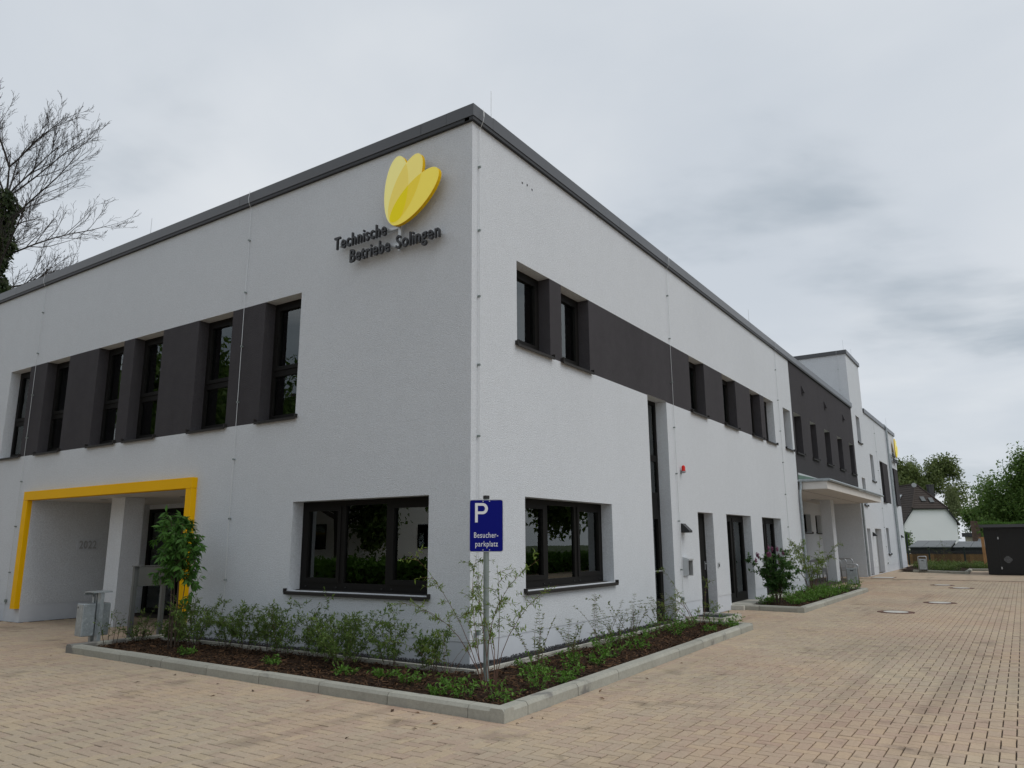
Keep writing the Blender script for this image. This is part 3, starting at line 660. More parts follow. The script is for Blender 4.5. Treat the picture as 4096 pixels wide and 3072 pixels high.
# canopy along the recess
cp = MB(); cp.box(-.01, .85, 17.38, 28.25, 3.125, 3.36); cp = cp.build('canopy', 'soffit', BLD)
b = MB(); b.face([(.86, 17.36, 3.365), (.86, 28.27, 3.365), (.004, 28.27, 3.60), (.004, 17.36, 3.60)]); b.face([(.86, 17.36, 3.365), (.004, 17.36, 3.60), (.004, 17.36, 3.362)]); b.face([(.86, 28.27, 3.365), (.004, 28.27, 3.60), (.004, 28.27, 3.362)]); b.build('canopy_roof', 'copper', cp)
b = MB(); b.tube([(.0, 17.32, 3.40), (.92, 17.32, 3.40), (.92, 28.4, 3.40)], .045, 8); b.build('gutter', 'galv', cp)
b = MB(); b.box(.005, .03, 17.36, 28.2, 3.58, 3.66); b.build('flashing', 'alu', cp)
def downpipe(pts, r_=.045, br=()):
    b = MB(); b.tube(pts, r_, 10); o = b.build('downpipe', 'galv', BLD, smooth=False)
    for z in br: q = MB(); x, y = pts[-1][0], pts[-1][1]; q.lathe([(r_+.012, -.012), (r_+.012, .012)], (x, y, z), 10); q.build('pipe_bracket', 'galv', o)
downpipe([(.08, 17.32, 3.37), (.08, 17.32, 3.25), (.06, 17.24, 3.02), (.06, 17.22, 2.8), (.06, 17.22, .02)], .042, (2.5, 1.2))
downpipe([(.07, 28.42, 3.3), (.07, 28.42, .02)], .05, (2.4, 1.0))
# stair tower
TY0, TY1 = 28.35, 31.62
facade(TR, TY0, TY1, 0, 9.87, [(29.42, 30.40, 5.95, 7.18, DP), (29.42, 30.3, 3.10, 4.33, DP), (29.40, 30.30, .03, 2.06, DP)])
window(TR, 29.42, 30.40, 5.95, 7.18, DP, 'casement'); window(TR, 29.42, 30.3, 3.10, 4.33, DP, 'casement')
b = MB(); b.face([(0, TY0, 7.4), (-5.5, TY0, 7.4), (-5.5, TY0, 9.87), (0, TY0, 9.87)]); b.face([(0, TY1, 7.4), (-5.5, TY1, 7.4), (-5.5, TY1, 9.87), (0, TY1, 9.87)]); b.face([(-5.5, TY0, 7.4), (-5.5, TY1, 7.4), (-5.5, TY1, 9.87), (-5.5, TY0, 9.87)]); b.face([(0, TY0, 9.8), (0, TY1, 9.8), (-5.5, TY1, 9.8), (-5.5, TY0, 9.8)]); b.build('tower_wall', 'render', BLD)
b = MB(); b.box(-5.56, .06, TY0-.06, TY0+.05, 9.87, 10.05); b.build('coping_panel', 'coping', BLD)
b = MB(); b.box(-.05, .062, TY0+.053, TY1+.06, 9.872, 10.052); b.build('coping_panel', 'coping', BLD)
b = MB(); frame_rect(b, TR, 29.40, 30.30, .03, 2.06, DP, DP+.07, .07); b.box(29.47, 30.23, DP+.01, DP+.05, .1, 1.99, TR); b.build('door', 'grey_plastic', BLD)
# far wing
opF = [(31.55, 33.52, .03, 2.08, DP), (35.15, 36.05, .86, 2.15, DP), (32.40, 33.40, 4.37, 5.68, DP), (35.35, 36.35, 3.48, 5.60, DP), (39.80, 40.75, 3.48, 5.60, DP)]
facade(TR, TY1, 42.2, 0, 7.62, opF, [(35.35, 38.2, 3.47, 5.60), (39.8, 42.2, 3.47, 5.60)])
window(TR, 35.15, 36.05, .86, 2.15, DP, 'casement'); window(TR, 32.40, 33.40, 4.37, 5.68, DP, 'casement'); window(TR, 35.35, 36.35, 3.48, 5.60, DP, 'tall'); window(TR, 39.80, 40.75, 3.48, 5.60, DP, 'tall')
b = MB(); frame_rect(b, TR, 31.55, 33.52, .03, 2.08, DP, DP+.07, .08); b.box(31.63, 33.44, DP+.01, DP+.05, .1, 2.0, TR); b.build('door', 'grey_plastic', BLD)
b = MB(); b.face([(0, 42.2, 0), (-14, 42.2, 0), (-14, 42.2, 7.62), (0, 42.2, 7.62)]); b.build('end_wall', 'render', BLD)
coping_run(TR, TY1+.03, 42.28, 7.62, 7.82, 3.6)
downpipe([(-.2, 38.55, 7.86), (.02, 38.55, 7.86), (.09, 38.55, 7.75), (.09, 38.55, .02)], .055, (7.0, 5.0, 3.0, 1.0)); downpipe([(.08, 39.0, 6.3), (.08, 39.0, .02)], .05, (4.2, 2.0))
# lightning conductors and rods
def conductor(T, u, z1, z0, loop=True):
    b = MB(); o_ = -.03; pts = [T(u+.01, -.085, z1+.19), T(u, -.10, z1+.05), T(u, -.085, z1-.02), T(u, o_, z1-.12)]
    z = z1-.12
    while z > z0: z -= .9; pts.append(T(u+rnd.gauss(0, .003), o_, max(z, z0)))
    b.tube(pts, .0045, 5); o = b.build('lightning_conductor', 'alu', BLD)
    z = z1-.7
    while z > z0+.2:
        q = MB(); q.box(u-.011, u+.011, -.045, 0, z-.013, z+.013, T); q.build('clamp', 'post', o); z -= .95
    q = MB(); q.box(u-.02, u+.02, -.05, -.01, z0+.30, z0+.36, T); q.box(u-.06, u-.03, -.012, 0, z0+.27, z0+.33, T); q.build('test_joint', 'post', o)
for u in (-12.08, -4.80): conductor(TL, u, 7.385, .08)
for u in (.14, 6.95, 15.55): conductor(TR, u, 7.385, .12 if u < 1 else .1)
conductor(TR, 34.5, 7.62, .1)
conductor(lambda u, d, z: (u, TY0+d, z), -.36, 9.87, 7.6)
for x, y, z0, z1 in ((-.35, .95, 7.5, 8.45), (-.35, 14.4, 7.5, 8.4), (-.3, 29.9, 9.9, 10.9), (-.2, 31.3, 9.9, 10.75), (-.25, 41.6, 7.7, 8.7), (-8.9, .5, 7.5, 8.35)):
    b = MB(); b.tube([(x, y, z0), (x, y, z1)], [.007, .005], 5); b.build('lightning_rod', 'alu', BLD)
# small holes high on the right wall
for y, z in ((1.28, 6.93), (1.42, 6.95), (1.56, 6.93)):
    b = MB(); b.box(y-.015, y+.015, -.003, .002, z-.015, z+.015, TR); b.build('anchor_hole', 'black', BLD)

# ------------------------------------------------------------------ company signs
def ellipse(cx, cz, tilt, a=.53, b_=.232, n=40):
    t_ = R(tilt); return [(cx+a*math.cos(k*2*math.pi/n)*math.sin(t_)+b_*math.sin(k*2*math.pi/n)*math.cos(t_), cz+a*math.cos(k*2*math.pi/n)*math.cos(t_)-b_*math.sin(k*2*math.pi/n)*math.sin(t_)) for k in range(n)]
def area(p): return sum(p[i][0]*p[(i+1) % len(p)][1]-p[(i+1) % len(p)][0]*p[i][1] for i in range(len(p)))
def clip(sub, cl__):
    if area(cl__) < 0: cl__ = cl__[::-1]
    o = sub
    for i in range(len(cl__)):
        a, b_ = cl__[i], cl__[(i+1) % len(cl__)]; inp = o; o = []
        side = lambda p: (b_[0]-a[0])*(p[1]-a[1])-(b_[1]-a[1])*(p[0]-a[0])
        for k in range(len(inp)):
            p, q = inp[k-1], inp[k]; sp, sq = side(p), side(q)
            if (sp >= 0) != (sq >= 0): t_ = sp/(sp-sq); o.append((p[0]+(q[0]-p[0])*t_, p[1]+(q[1]-p[1])*t_))
            if sq >= 0: o.append(q)
    return o
def company_sign(loc, rz, label):
    root = thing('company_sign', label, 'sign', loc, rz)
    A, B_, C_ = ellipse(.025, .55, 3), ellipse(.20, .53, 28), ellipse(.37, .35, 55)
    em = MB()
    for P in (A, B_, C_): em.prism(P, (-.145, -.20), lambda a, z, c: (a, c, z))
    em = em.build('emblem', 'petal_edge', root)
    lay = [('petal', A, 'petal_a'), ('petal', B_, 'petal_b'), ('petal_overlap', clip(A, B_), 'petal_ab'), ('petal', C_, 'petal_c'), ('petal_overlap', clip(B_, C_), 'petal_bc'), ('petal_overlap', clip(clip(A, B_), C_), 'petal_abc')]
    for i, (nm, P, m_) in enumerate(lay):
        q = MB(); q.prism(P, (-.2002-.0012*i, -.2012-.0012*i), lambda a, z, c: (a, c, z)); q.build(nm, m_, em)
    mt = lambda ox, oz: (lambda a, b_, c: (ox+a, -.135-c, oz+b_))
    word('Technische', 1.09, .200, .035, mt(-1.29, -.065), 'letter', root); word('Betriebe', .82, .200, .035, mt(-.94, -.335), 'letter', root, ref='B'); word('Solingen', .82, .200, .035, mt(-.01, -.335), 'letter', root, ref='S')
    b = MB(); b.box(-.015, .035, -.09, -.05, -.34, .12); b.box(-1.25, .02, -.085, -.04, .005, .05); b.box(-.90, .78, -.084, -.039, -.265, -.22)
    for x in (-.5, .3, .7): b.box(x-.02, x+.02, -.06, -.001, -.26, -.225)
    b.box(-.01, .03, -.1, -.002, .25, .3); b.build('mounting_rail', 'alu', root)
    return root
company_sign((-1.25, 0, 6.0), 0, 'yellow three-petal emblem over dark raised lettering, on the wall near the building corner')
company_sign((0, 40.9, 6.25), math.pi/2, 'yellow three-petal emblem with small dark lettering at the far end of the building')

# ------------------------------------------------------------------ wall fittings
t = thing('beacon_light', 'red domed warning beacon on a grey bracket on the white wall', 'beacon', TR(7.25, 0, 2.95)); t.scale = (.75, .75, .85)
b = MB(); b.lathe([(.055, 0), (.055, .03), (.05, .035), (.05, .10), (.042, .13), (.022, .148), (0, .152)], (.08, 0, 0), 14); b.build('lens', 'red', t, smooth=True)
b = MB(); b.lathe([(.03, -.04), (.062, -.02), (.062, .008)], (.08, 0, 0), 14); b.box(0, .08, -.03, .03, -.03, -.01); b.box(0, .012, -.05, .05, -.06, .03); b.build('bracket', 'grey_plastic', t)
def wall_lamp(y, z, label, s=1.):
    t = thing('wall_lamp', label, 'lamp', TR(y, 0, z)); b = MB()
    b.prism([(0, -.09*s), (0, .09*s), (.03*s, .09*s), (.17*s, -.05*s), (.17*s, -.09*s)], (-.09*s, .09*s), lambda a, zz, c: (a, c, zz)); b.build('housing', 'black', t)
    b = MB(); b.box(.02*s, .15*s, -.07*s, .07*s, -.095*s, -.088*s); b.build('lens', 'grey_plastic', t)
wall_lamp(7.18, 1.80, 'black wedge-shaped wall lamp beside the narrow charcoal service door'); wall_lamp(30.9, 1.82, 'small black wedge wall lamp between the far service doors'); wall_lamp(40.7, 1.75, 'small black wall lamp behind the zinc downpipes near the building end', .8)
t = thing('intercom_box', 'stainless steel intercom hood with sloped top on the white wall', 'intercom', TR(7.22, 0, .86)); t.scale = (.9, .72, 1)
b = MB(); b.box(0, .13, -.17, -.16, 0, .30); b.box(0, .13, .16, .17, 0, .30); b.prism([(0, .30), (0, .37), (.15, .33), (.15, .30)], (-.18, .18), lambda a, z, c: (a, c, z)); b.box(0, .012, -.16, .16, 0, .30); b.build('hood', 'alu', t)
b = MB(); b.box(.012, .05, -.14, .14, .01, .28); b.build('panel', 'mat_rubber', t)
b = MB(); b.box(.05, .07, -.05, .05, .05, .10); b.box(.05, .065, -.04, .04, .15, .22); b.build('keypad', 'grey_plastic', t)
t = thing('card_reader', 'small slim card reader beside the charcoal service door', 'card reader', TR(9.22, 0, .97)); b = MB(); b.box(0, .025, -.035, .035, 0, .10); b.build('housing', 'alu', t); b = MB(); b.box(.025, .03, -.025, .025, .01, .07); b.build('button', 'black', t)
t = thing('water_tap', 'small outdoor brass water tap low on the white wall', 'tap', TR(15.95, 0, .46)); b = MB(); b.tube([(0, 0, 0), (.10, 0, 0), (.13, 0, -.02), (.13, 0, -.08)], .014, 7); b.tube([(.07, 0, 0), (.07, 0, .05)], .01, 6); b.box(.05, .09, -.04, .04, .05, .062); b.build('spout', 'post', t)

# ------------------------------------------------------------------ parking sign
t = thing('parking_sign', 'blue visitor parking sign with white P on a galvanised post', 'sign', (.755, -.709, 0), math.atan2(.221, .307))
b = MB(); b.tube([(0, 0, .02), (0, 0, 2.03)], .031, 14); b.build('post', 'post', t, smooth=False)
b = MB(); b.lathe([(.036, 0), (.036, .03), (.03, .036)], (0, 0, 2.015), 12); b.build('post_cap', 'black', t)
def rrect(w, h, r_, cx=0, cz=0, n=5):
    P = []
    for sx, sz, a0 in ((1, 1, 0), (-1, 1, 90), (-1, -1, 180), (1, -1, 270)):
        for k in range(n+1): a = R(a0+90*k/n); P.append((cx+sx*(w/2-r_)+r_*math.cos(a), cz+sz*(h/2-r_)+r_*math.sin(a)))
    return P
zc_ = 1.717; b = MB(); b.prism(rrect(.378, .573, .025, 0, zc_), (-.040, -.045), lambda a, z, c: (a, c, z)); b.box(-.03, .03, -.040, .035, 1.93, 1.955); b.box(-.03, .03, -.040, .035, 1.48, 1.505); pl_ = b.build('plate', 'signback', t)
b = MB(); b.prism(rrect(.378, .573, .025, 0, zc_), (-.0452, -.0452), lambda a, z, c: (a, c, z)); b.build('white_border', 'sign_white', pl_)
b = MB(); b.prism(rrect(.364, .559, .02, 0, zc_), (-.0468, -.0478), lambda a, z, c: (a, c, z)); b.build('blue_face', 'blue', pl_)
sm = lambda ox, oz: (lambda a, b_, c: (ox+a, -.0486-c, oz+b_))
def p_letter():
    P = [(0, 0), (0, .213), (.075, .213)]
    P += [(.085+.055*math.cos(R(a)), .1515+.0615*math.sin(R(a))) for a in range(80, -91, -17)]
    P += [(.03, .09), (.03, 0)]
    Q = [(.03, .118), (.075, .118)]+[(.078+.031*math.cos(R(a)), .1515+.0335*math.sin(R(a))) for a in range(-80, 91, 17)]+[(.03, .185)]
    b = MB(); T_ = lambda a, z: (-.125+a, -.0490, 1.752+z)
    b.face([T_(0, 0), T_(.03, 0), T_(.03, .213), T_(0, .213)])
    O = [(.03, .213), (.075, .213)]+[(.083+.060*math.cos(R(a)), .1515+.0615*math.sin(R(a))) for a in range(84, -85, -14)]+[(.075, .09), (.03, .09)]
    I = [(.03, .183), (.075, .183)]+[(.081+.030*math.cos(R(a)), .1515+.0315*math.sin(R(a))) for a in range(84, -85, -14)]+[(.075, .120), (.03, .120)]
    for i in range(len(O)-1): b.face([T_(*O[i]), T_(*O[i+1]), T_(*I[i+1]), T_(*I[i])])
    b.build('letter', 'sign_white', t)
p_letter()
word('Besucher-', .270, .058, .0008, sm(-.137, 1.585), 'sign_white', t, bold=.004, ref='B'); word('parkplatz', .252, .058, .0008, sm(-.122, 1.490), 'sign_white', t, bold=.004, ref='k')
for x, z in ((-.036, 1.985), (.036, 1.985), (-.036, 1.452), (.036, 1.452)):
    b = MB(); b.prism(rrect(.012, .012, .0058, x, z, 3), (-.0478, -.052), lambda a, zz, c: (a, c, zz)); b.build('screw', 'alu', t)

# ------------------------------------------------------------------ info board and bins
t = thing('info_board', 'plain grey panel on two flat metal posts in the planting bed', 'board', (-6.22, -.42, 0))
for y in (-.25, .25):
    b = MB(); b.box(-.04, .0, y-.035, y+.035, .02, 1.19); b.box(0, .012, y-.035, y-.025, .02, 1.19); b.box(0, .012, y+.025, y+.035, .02, 1.19); b.build('post', 'board', t)
b = MB(); b.box(.006, .03, -.215, .215, .88, 1.185); b.build('panel', 'board', t); b = MB(); b.box(-.05, .04, -.30, .30, 1.19, 1.202); b.build('cap', 'board', t)
t = thing('litter_bin', 'galvanised twin litter bin with curved roof at the corner of the planting bed', 'bin', (-6.30, -1.20, 0), R(-8)); t.scale = (.68, .9, 1.04)
for x in (-.21, .115):
    b = MB(); b.box(x, x+.17 if x > 0 else x+.12, -.03, .03, .02, .80 if x > 0 else .72); b.build('post', 'galv', t)
b = MB()
pr = [(-.27, .74), (-.262, .775), (-.24, .795), (0, .81), (.24, .805), (.30, .80), (.30, .785), (0, .793), (-.235, .778), (-.25, .765), (-.255, .74)]
b.prism(pr, (-.15, .15), lambda a, z, c: (a, c, z)); b.build('roof', 'galv', t)
for y0, y1 in ((-.24, -.035), (.035, .20)):
    b = MB(); b.prism([(-.28, .17), (-.28, .63), (.10, .63), (.10, .17)], (y0, y1), lambda a, z, c: (a*(1 if z > .3 else .96), c, z)); o = b.build('container', 'galv', t); bevel(o, .012, 2)
    if y0 < -.1:
        q = MB(); q.prism(rrect(.075, .05, .02, -.19, .575), (y0-.001, y0-.004), lambda a, z, c: (a, c, z)); q.build('ring', 'alu', o); q = MB(); q.prism(rrect(.055, .032, .014, -.19, .575), (y0-.0045, y0-.006), lambda a, z, c: (a, c, z)); q.build('lock_opening', 'black', o)
b = MB(); b.box(-.24, -.225, -.02, .02, .62, .78); b.box(-.04, .0, -.02, .02, .62, .79); b.build('strut', 'galv', t)
def hoop_bin(loc, rz, label, group=None):
    t = thing('litter_bin', label, 'bin', loc, rz); w = .18
    b = MB(); pts = [(-w, 0, .0), (-w, 0, .68)]+[(-w+.06-.06*math.cos(R(a)), 0, .71+.05*math.sin(R(a))) for a in (20, 50, 80)]+[(w-.06+.06*math.cos(R(a)), 0, .71+.05*math.sin(R(a))) for a in (80, 50, 20)]+[(w, 0, .68), (w, 0, 0)]
    b.tube(pts, .021, 10); b.build('hoop', 'tube', t, smooth=True)
    b = MB(); b.box(-w+.02, w-.02, -.11, .11, .14, .64); o = b.build('container', 'galv', t); bevel(o, .01, 2)
    q = MB(); q.prism([(-.055, .575), (.055, .575), (.045, .545), (-.045, .545)], (-.111, -.114), lambda a, z, c: (a, c, z)); q.build('handle_slot', 'black', o)
    b = MB(); b.box(-w+.015, w-.015, -.115, .115, .115, .14); b.build('base_tray', 'black', t)
hoop_bin((.90, 19.87, 0), 0, 'galvanised hoop litter bin at the end of the lilac bed'); hoop_bin((1.55, 34.4, 0), .1, 'galvanised hoop litter bin by the low green bed in front of the fence')
def bike_rack(x, y, label):
    t = thing('bicycle_rack', label, 'bicycle rack', (x, y, 0), 0, 'bicycle racks under the canopy'); b = MB(); L = .74; h = .78; r_ = .14
    pts = [(0, 0, 0), (0, 0, h-r_)]+[(-r_+r_*math.cos(R(a)), 0, h-r_+r_*math.sin(R(a))) for a in (22, 45, 68, 90)]+[(-L+r_, 0, h)]+[(-L+r_-r_*math.sin(R(a)), 0, h-r_+r_*math.cos(R(a))) for a in (22, 45, 68, 90)]+[(-L, 0, 0)]
    b.tube(pts, .024, 9); b.build('hoop', 'tube', t, smooth=True)
    for z in (.30, .40): q = MB(); q.tube([(-L, 0, z), (0, 0, z)], .015, 7); q.build('crossbar', 'tube', t)
for x, y in ((-.72, 22.6), (-.62, 23.4), (-.80, 24.95), (-.80, 26.0), (-.72, 26.7), (-.6, 27.3), (-.45, 27.9)):
    bike_rack(x, y, 'steel hoop bicycle rack under the canopy before the column' if y < 24.5 else 'steel hoop bicycle rack under the canopy behind the column')

# ------------------------------------------------------------------ manhole covers
for x, y, lab in ((3.24, 11.1, 'round manhole cover with rusty ring, closest to the kerb corner of the lilac bed'), (3.82, 14.36, 'round manhole cover with rusty ring, second along the paved yard'), (3.22, 22.9, 'farther round manhole cover of the pair lying close together'), (3.88, 21.3, 'nearer round manhole cover of the pair lying close together')):
    t = thing('manhole_cover', lab, 'manhole cover', (x, y, 0)); b = MB(); b.lathe([(.37, -.01), (.37, .008), (.25, .008), (.25, .0)], (0, 0, 0), 36); b.build('ring', 'rust', t)
    b = MB(); b.lathe([(.245, -.005), (.245, .0105), (.235, .0125)], (0, 0, 0), 32); b.build('cover', 'cover', t)
t = thing('inspection_cover', 'square concrete inspection cover in the paving by the building', 'manhole cover', (.67, 28.0, 0)); b = MB(); b.box(-.42, .42, -.55, .55, -.01, .008); b.build('frame', 'rust', t); b = MB(); b.box(-.38, .38, -.51, .51, -.005, .012); b.build('cover', 'cover', t)
# window wells / grates by the doors
t = thing('light_well', 'gravel light well with pale concrete rim beside the service door', 'light well', (.55, 7.55, 0))
b = MB(); b.box(-.5, .28, -.62, -.56, 0, .10); b.box(-.5, .28, .40, .46, 0, .10); b.box(.22, .28, -.56, .40, 0, .099); b.build('rim', 'concrete_pale', t)
c = MB(); rr = random.Random(2)
for k in range(1100):
    X, Y = rr.uniform(-.5, .21), rr.uniform(-.55, .39); s_ = rr.uniform(.01, .02); n = len(c.v); a = rr.uniform(0, 6)
    for q_ in range(3): c.v.append((X+s_*math.cos(a+q_*2.09), Y+s_*math.sin(a+q_*2.09), .055))
    c.v.append((X, Y, .055+s_)); c.f += [(n, n+1, n+3), (n+1, n+2, n+3), (n+2, n, n+3)]; c.m += [0]*3
c.box(-.5, .22, -.56, .4, .0, .05); c.build('gravel', 'gravel', t, kind='stuff')
t = thing('door_grating', 'dark steel floor grating at the wall left of the yellow portal', 'grating', (-12.75, -.3, 0)); b = MB()
b.box(-.6, .6, -.27, .27, -.005, .006); b.build('tray', 'mat_rubber', t)
for k in range(11): b = MB(); b.box(-.58+k*.11, -.55+k*.11, -.26, .26, .006, .016); b.build('bar', 'coping', t)

# ------------------------------------------------------------------ plants
def arr_leaves(P, D, Nn, L, Wd, mb):
    """folded rhombic leaves as quads split along the midrib"""
    n0 = len(mb.v)
    for p, d, nn, l, w in zip(P, D, Nn, L, Wd):
        s_ = d.cross(nn)
        if s_.length < 1e-6: s_ = d.orthogonal()
        s_.normalize(); up = s_.cross(d); n = len(mb.v); m_ = p+d*(l*.45)
        mb.v += [tuple(p), tuple(m_+s_*(w*.5)+up*(w*.16)), tuple(p+d*l-up*(l*.10)), tuple(m_-s_*(w*.5)+up*(w*.16))]
        mb.f += [(n, n+1, n+2), (n, n+2, n+3)]; mb.m += [0, 0]
def rvec(rr): 
    while True:
        v = Vector((rr.uniform(-1, 1), rr.uniform(-1, 1), rr.uniform(-1, 1)))
        if .01 < v.length < 1: return v.normalized()
def raw(name, mb, m_, parent, smooth=False):
    me = bpy.data.meshes.new(name); me.from_pydata(mb.v, [], mb.f); me.materials.append(M[m_]); return put(name, me, parent)
def shrub(name, label, loc, h, spread, nst, leafL, leafW, mleaf, mstem='stem', start=.35, dens=40, twigs=5, droop=.25, seed=1, group=None, srad=.006, up=.6, tw_len=.28, pairs=False, lean=(0, 0), cat='shrub'):
    rr = random.Random(seed); t = thing(name, label, cat, (loc[0], loc[1], soil_z(loc[0], loc[1])-.01 if len(loc) < 3 else loc[2]), 0, group)
    st, lf = MB(), MB(); P, D, Nn, L, Wd = [], [], [], [], []
    def addleaf(p, d, s_=1.):
        dd = (d*rr.uniform(.2, .8)+rvec(rr)*.8); dd.z += .05-droop*.4; dd.normalize(); nn = (Vector((0, 0, 1))+rvec(rr)*.55).normalized(); l = leafL*rr.uniform(.6, 1.25)*s_
        P.append(p); D.append(dd); Nn.append(nn); L.append(l); Wd.append(l*leafW/leafL)
    for k in range(nst):
        a = 6.283*(k+rr.uniform(-.4, .4))/nst; tilt = spread*rr.uniform(.25, 1.1); hh = h*rr.uniform(.6, 1.05)
        d = Vector((math.cos(a)*tilt+lean[0], math.sin(a)*tilt+lean[1], 1)).normalized(); p = Vector((math.cos(a)*.03*rr.random()*3, math.sin(a)*.03*rr.random()*3, 0)); pts = [p.copy()]; seg = 7
        bend = Vector((rr.gauss(0, .12), rr.gauss(0, .12), 0))
        for s_ in range(seg):
            d = (d+bend*.5+Vector((0, 0, -droop*(s_/seg)*.55))+Vector((math.cos(a), math.sin(a), 0))*droop*.18*(s_/seg)+rvec(rr)*.06).normalized(); p = p+d*(hh/seg*1.08); pts.append(p.copy())
        st.tube(pts, [srad*(1-.8*i/seg) for i in range(seg+1)], 4, False)
        def along(f):
            x = f*seg; i = min(int(x), seg-1); return pts[i].lerp(pts[i+1], x-i), (pts[i+1]-pts[i]).normalized()
        nl = int(dens*(1-start)*.5)
        for q in range(nl):
            f = start+(1-start)*(q+rr.random())/nl; p_, d_ = along(f)
            if pairs:
                s_ = d_.cross(Vector((0, 0, 1))); s_ = s_.normalized() if s_.length > .01 else Vector((1, 0, 0))
                for sg in (1, -1):
                    dd = (s_*sg+Vector((0, 0, .15))+rvec(rr)*.3+d_*.2).normalized(); l = leafL*rr.uniform(.7, 1.2); P.append(p_); D.append(dd); Nn.append((Vector((0, 0, 1))+rvec(rr)*.3).normalized()); L.append(l); Wd.append(l*leafW/leafL)
            else: addleaf(p_, d_)
        for q in range(twigs):
            f = rr.uniform(start, .97); p_, d_ = along(f); dd = (d_*.7+rvec(rr)*.9); dd.z = abs(dd.z)*up; dd.normalize(); ln = h*tw_len*rr.uniform(.4, 1.); e = p_+dd*ln+Vector((0, 0, -droop*ln*.4)); mid = p_.lerp(e, .5)+Vector((0, 0, droop*ln*.2))
            st.tube([p_, mid, e], [srad*.45, srad*.3, srad*.18], 3, False)
            for z in range(max(3, int(dens*.22))):
                g_ = rr.random(); p2 = p_.lerp(mid, g_*2) if g_ < .5 else mid.lerp(e, g_*2-1); addleaf(p2, dd)
    arr_leaves(P, D, Nn, L, Wd, lf); raw('stem', st, mstem, t); raw('foliage', lf, mleaf, t); return t
# dense shrubs along the left wall
def spot_left(x):
    if x < -4.9: return 'leafy low shrub just right of the yellow portal'
    if x < -4.1: return 'leafy low shrub before the cable running down the left facade'
    if x < -3.2: return 'leafy low shrub under the left end of the wide dark window sill'
    if x < -1.6: return 'leafy low shrub under the middle of the wide dark window sill'
    if x < -.9: return 'leafy low shrub under the right end of the wide dark window sill'
    return 'leafy low shrub between the wide window and the building corner'
xs_ = [(-5.25, -.50, .40), (-4.72, -.55, .62), (-4.25, -.88, .68), (-3.98, -.55, .60), (-3.45, -.60, .64), (-3.0, -.55, .62), (-2.62, -.66, .66), (-2.2, -.55, .66), (-1.75, -.62, .60), (-1.35, -.58, .68), (-1.2, -.95, .52), (-.72, -.60, .64), (-.15, -.55, .48)]
for i, (x, y, h_) in enumerate(xs_):
    lb = spot_left(x)
    shrub('low_shrub', lb, (x, y), h_*1.04, .40, 9, .058, .020, 'leaf_shrub', start=.25, dens=50, twigs=8, droop=.10, seed=100+i, group=lb.replace('leafy low shrub', 'low shrubs'), tw_len=.34, srad=.0045)
shrub('young_shrub', 'thin young shrub with few leaves beside the twin litter bin', (-5.92, -1.15), .55, .35, 4, .050, .018, 'leaf_shrub', dens=26, twigs=4, seed=77)
shrub('low_shrub', 'low leafy shrub around the feet of the grey info board', (-5.80, -.75), .46, .5, 9, .050, .018, 'leaf_shrub', start=.2, dens=36, twigs=6, seed=78)
def crown_shrub():
    """umbrella-shaped shrub: a few bare stems below, drooping long leaves above"""
    rr = random.Random(31); t = thing('elder_shrub', 'tall bushy shrub with long drooping leaves before the yellow portal', 'shrub', (-4.84, -.80, .05)); st, lf = MB(), MB(); P, D, Nn, L, Wd = [], [], [], [], []
    for k in range(6):
        a = 6.283*k/6+rr.uniform(-.3, .3); top = Vector((math.cos(a)*rr.uniform(.12, .42)-.08, math.sin(a)*rr.uniform(.1, .35), rr.uniform(1.4, 1.95))); b0 = Vector((math.cos(a)*.07, math.sin(a)*.07, 0)); c_ = b0.lerp(top, .55)+Vector((-math.cos(a)*.05, -math.sin(a)*.05, .12))
        pts = [b0.lerp(c_, f).lerp(c_.lerp(top, f), f) for f in (0, .2, .4, .6, .8, 1.)]; st.tube(pts, [.009-.0012*i for i in range(6)], 5, False)
        for q in range(20):
            f = rr.uniform(.56, 1.); x = f*5; i = min(int(x), 4); p = pts[i].lerp(pts[i+1], x-i); v = rvec(rr); v.z = v.z*.4+.15; v.normalize(); ln = rr.uniform(.10, .30); e = p+v*ln+Vector((0, 0, -.05)); m_ = p.lerp(e, .5)+Vector((0, 0, .03)); st.tube([p, m_, e], [.004, .003, .002], 3, False)
            for z in range(15):
                g_ = rr.uniform(.25, 1.); p2 = p.lerp(m_, g_*2) if g_ < .5 else m_.lerp(e, g_*2-1); dd = (v*.5+rvec(rr)*.7+Vector((0, 0, -.55))).normalized(); l = rr.uniform(.085, .150); P.append(p2); D.append(dd); Nn.append((Vector((v.x, v.y, 1.))+rvec(rr)*.4).normalized()); L.append(l); Wd.append(l*.36)
    for k in range(3):       # low side shoots
        a = rr.uniform(-.6, .5); e = Vector((.35+.18*k, -.1+.1*math.sin(a), .55+.25*k)); b0 = Vector((.05, 0, .15)); m_ = b0.lerp(e, .5)+Vector((-.05, 0, .10)); st.tube([b0, m_, e], [.006, .005, .003], 4, False)
        for z in range(16): p2 = m_.lerp(e, rr.random()); dd = (rvec(rr)*.8+Vector((.3, 0, -.3))).normalized(); l = rr.uniform(.08, .14); P.append(p2); D.append(dd); Nn.append((Vector((0, 0, 1))+rvec(rr)*.4).normalized()); L.append(l); Wd.append(l*.42)
    arr_leaves(P, D, Nn, L, Wd, lf); raw('stem', st, 'stem', t); raw('foliage', lf, 'leaf_elder', t)
crown_shrub()
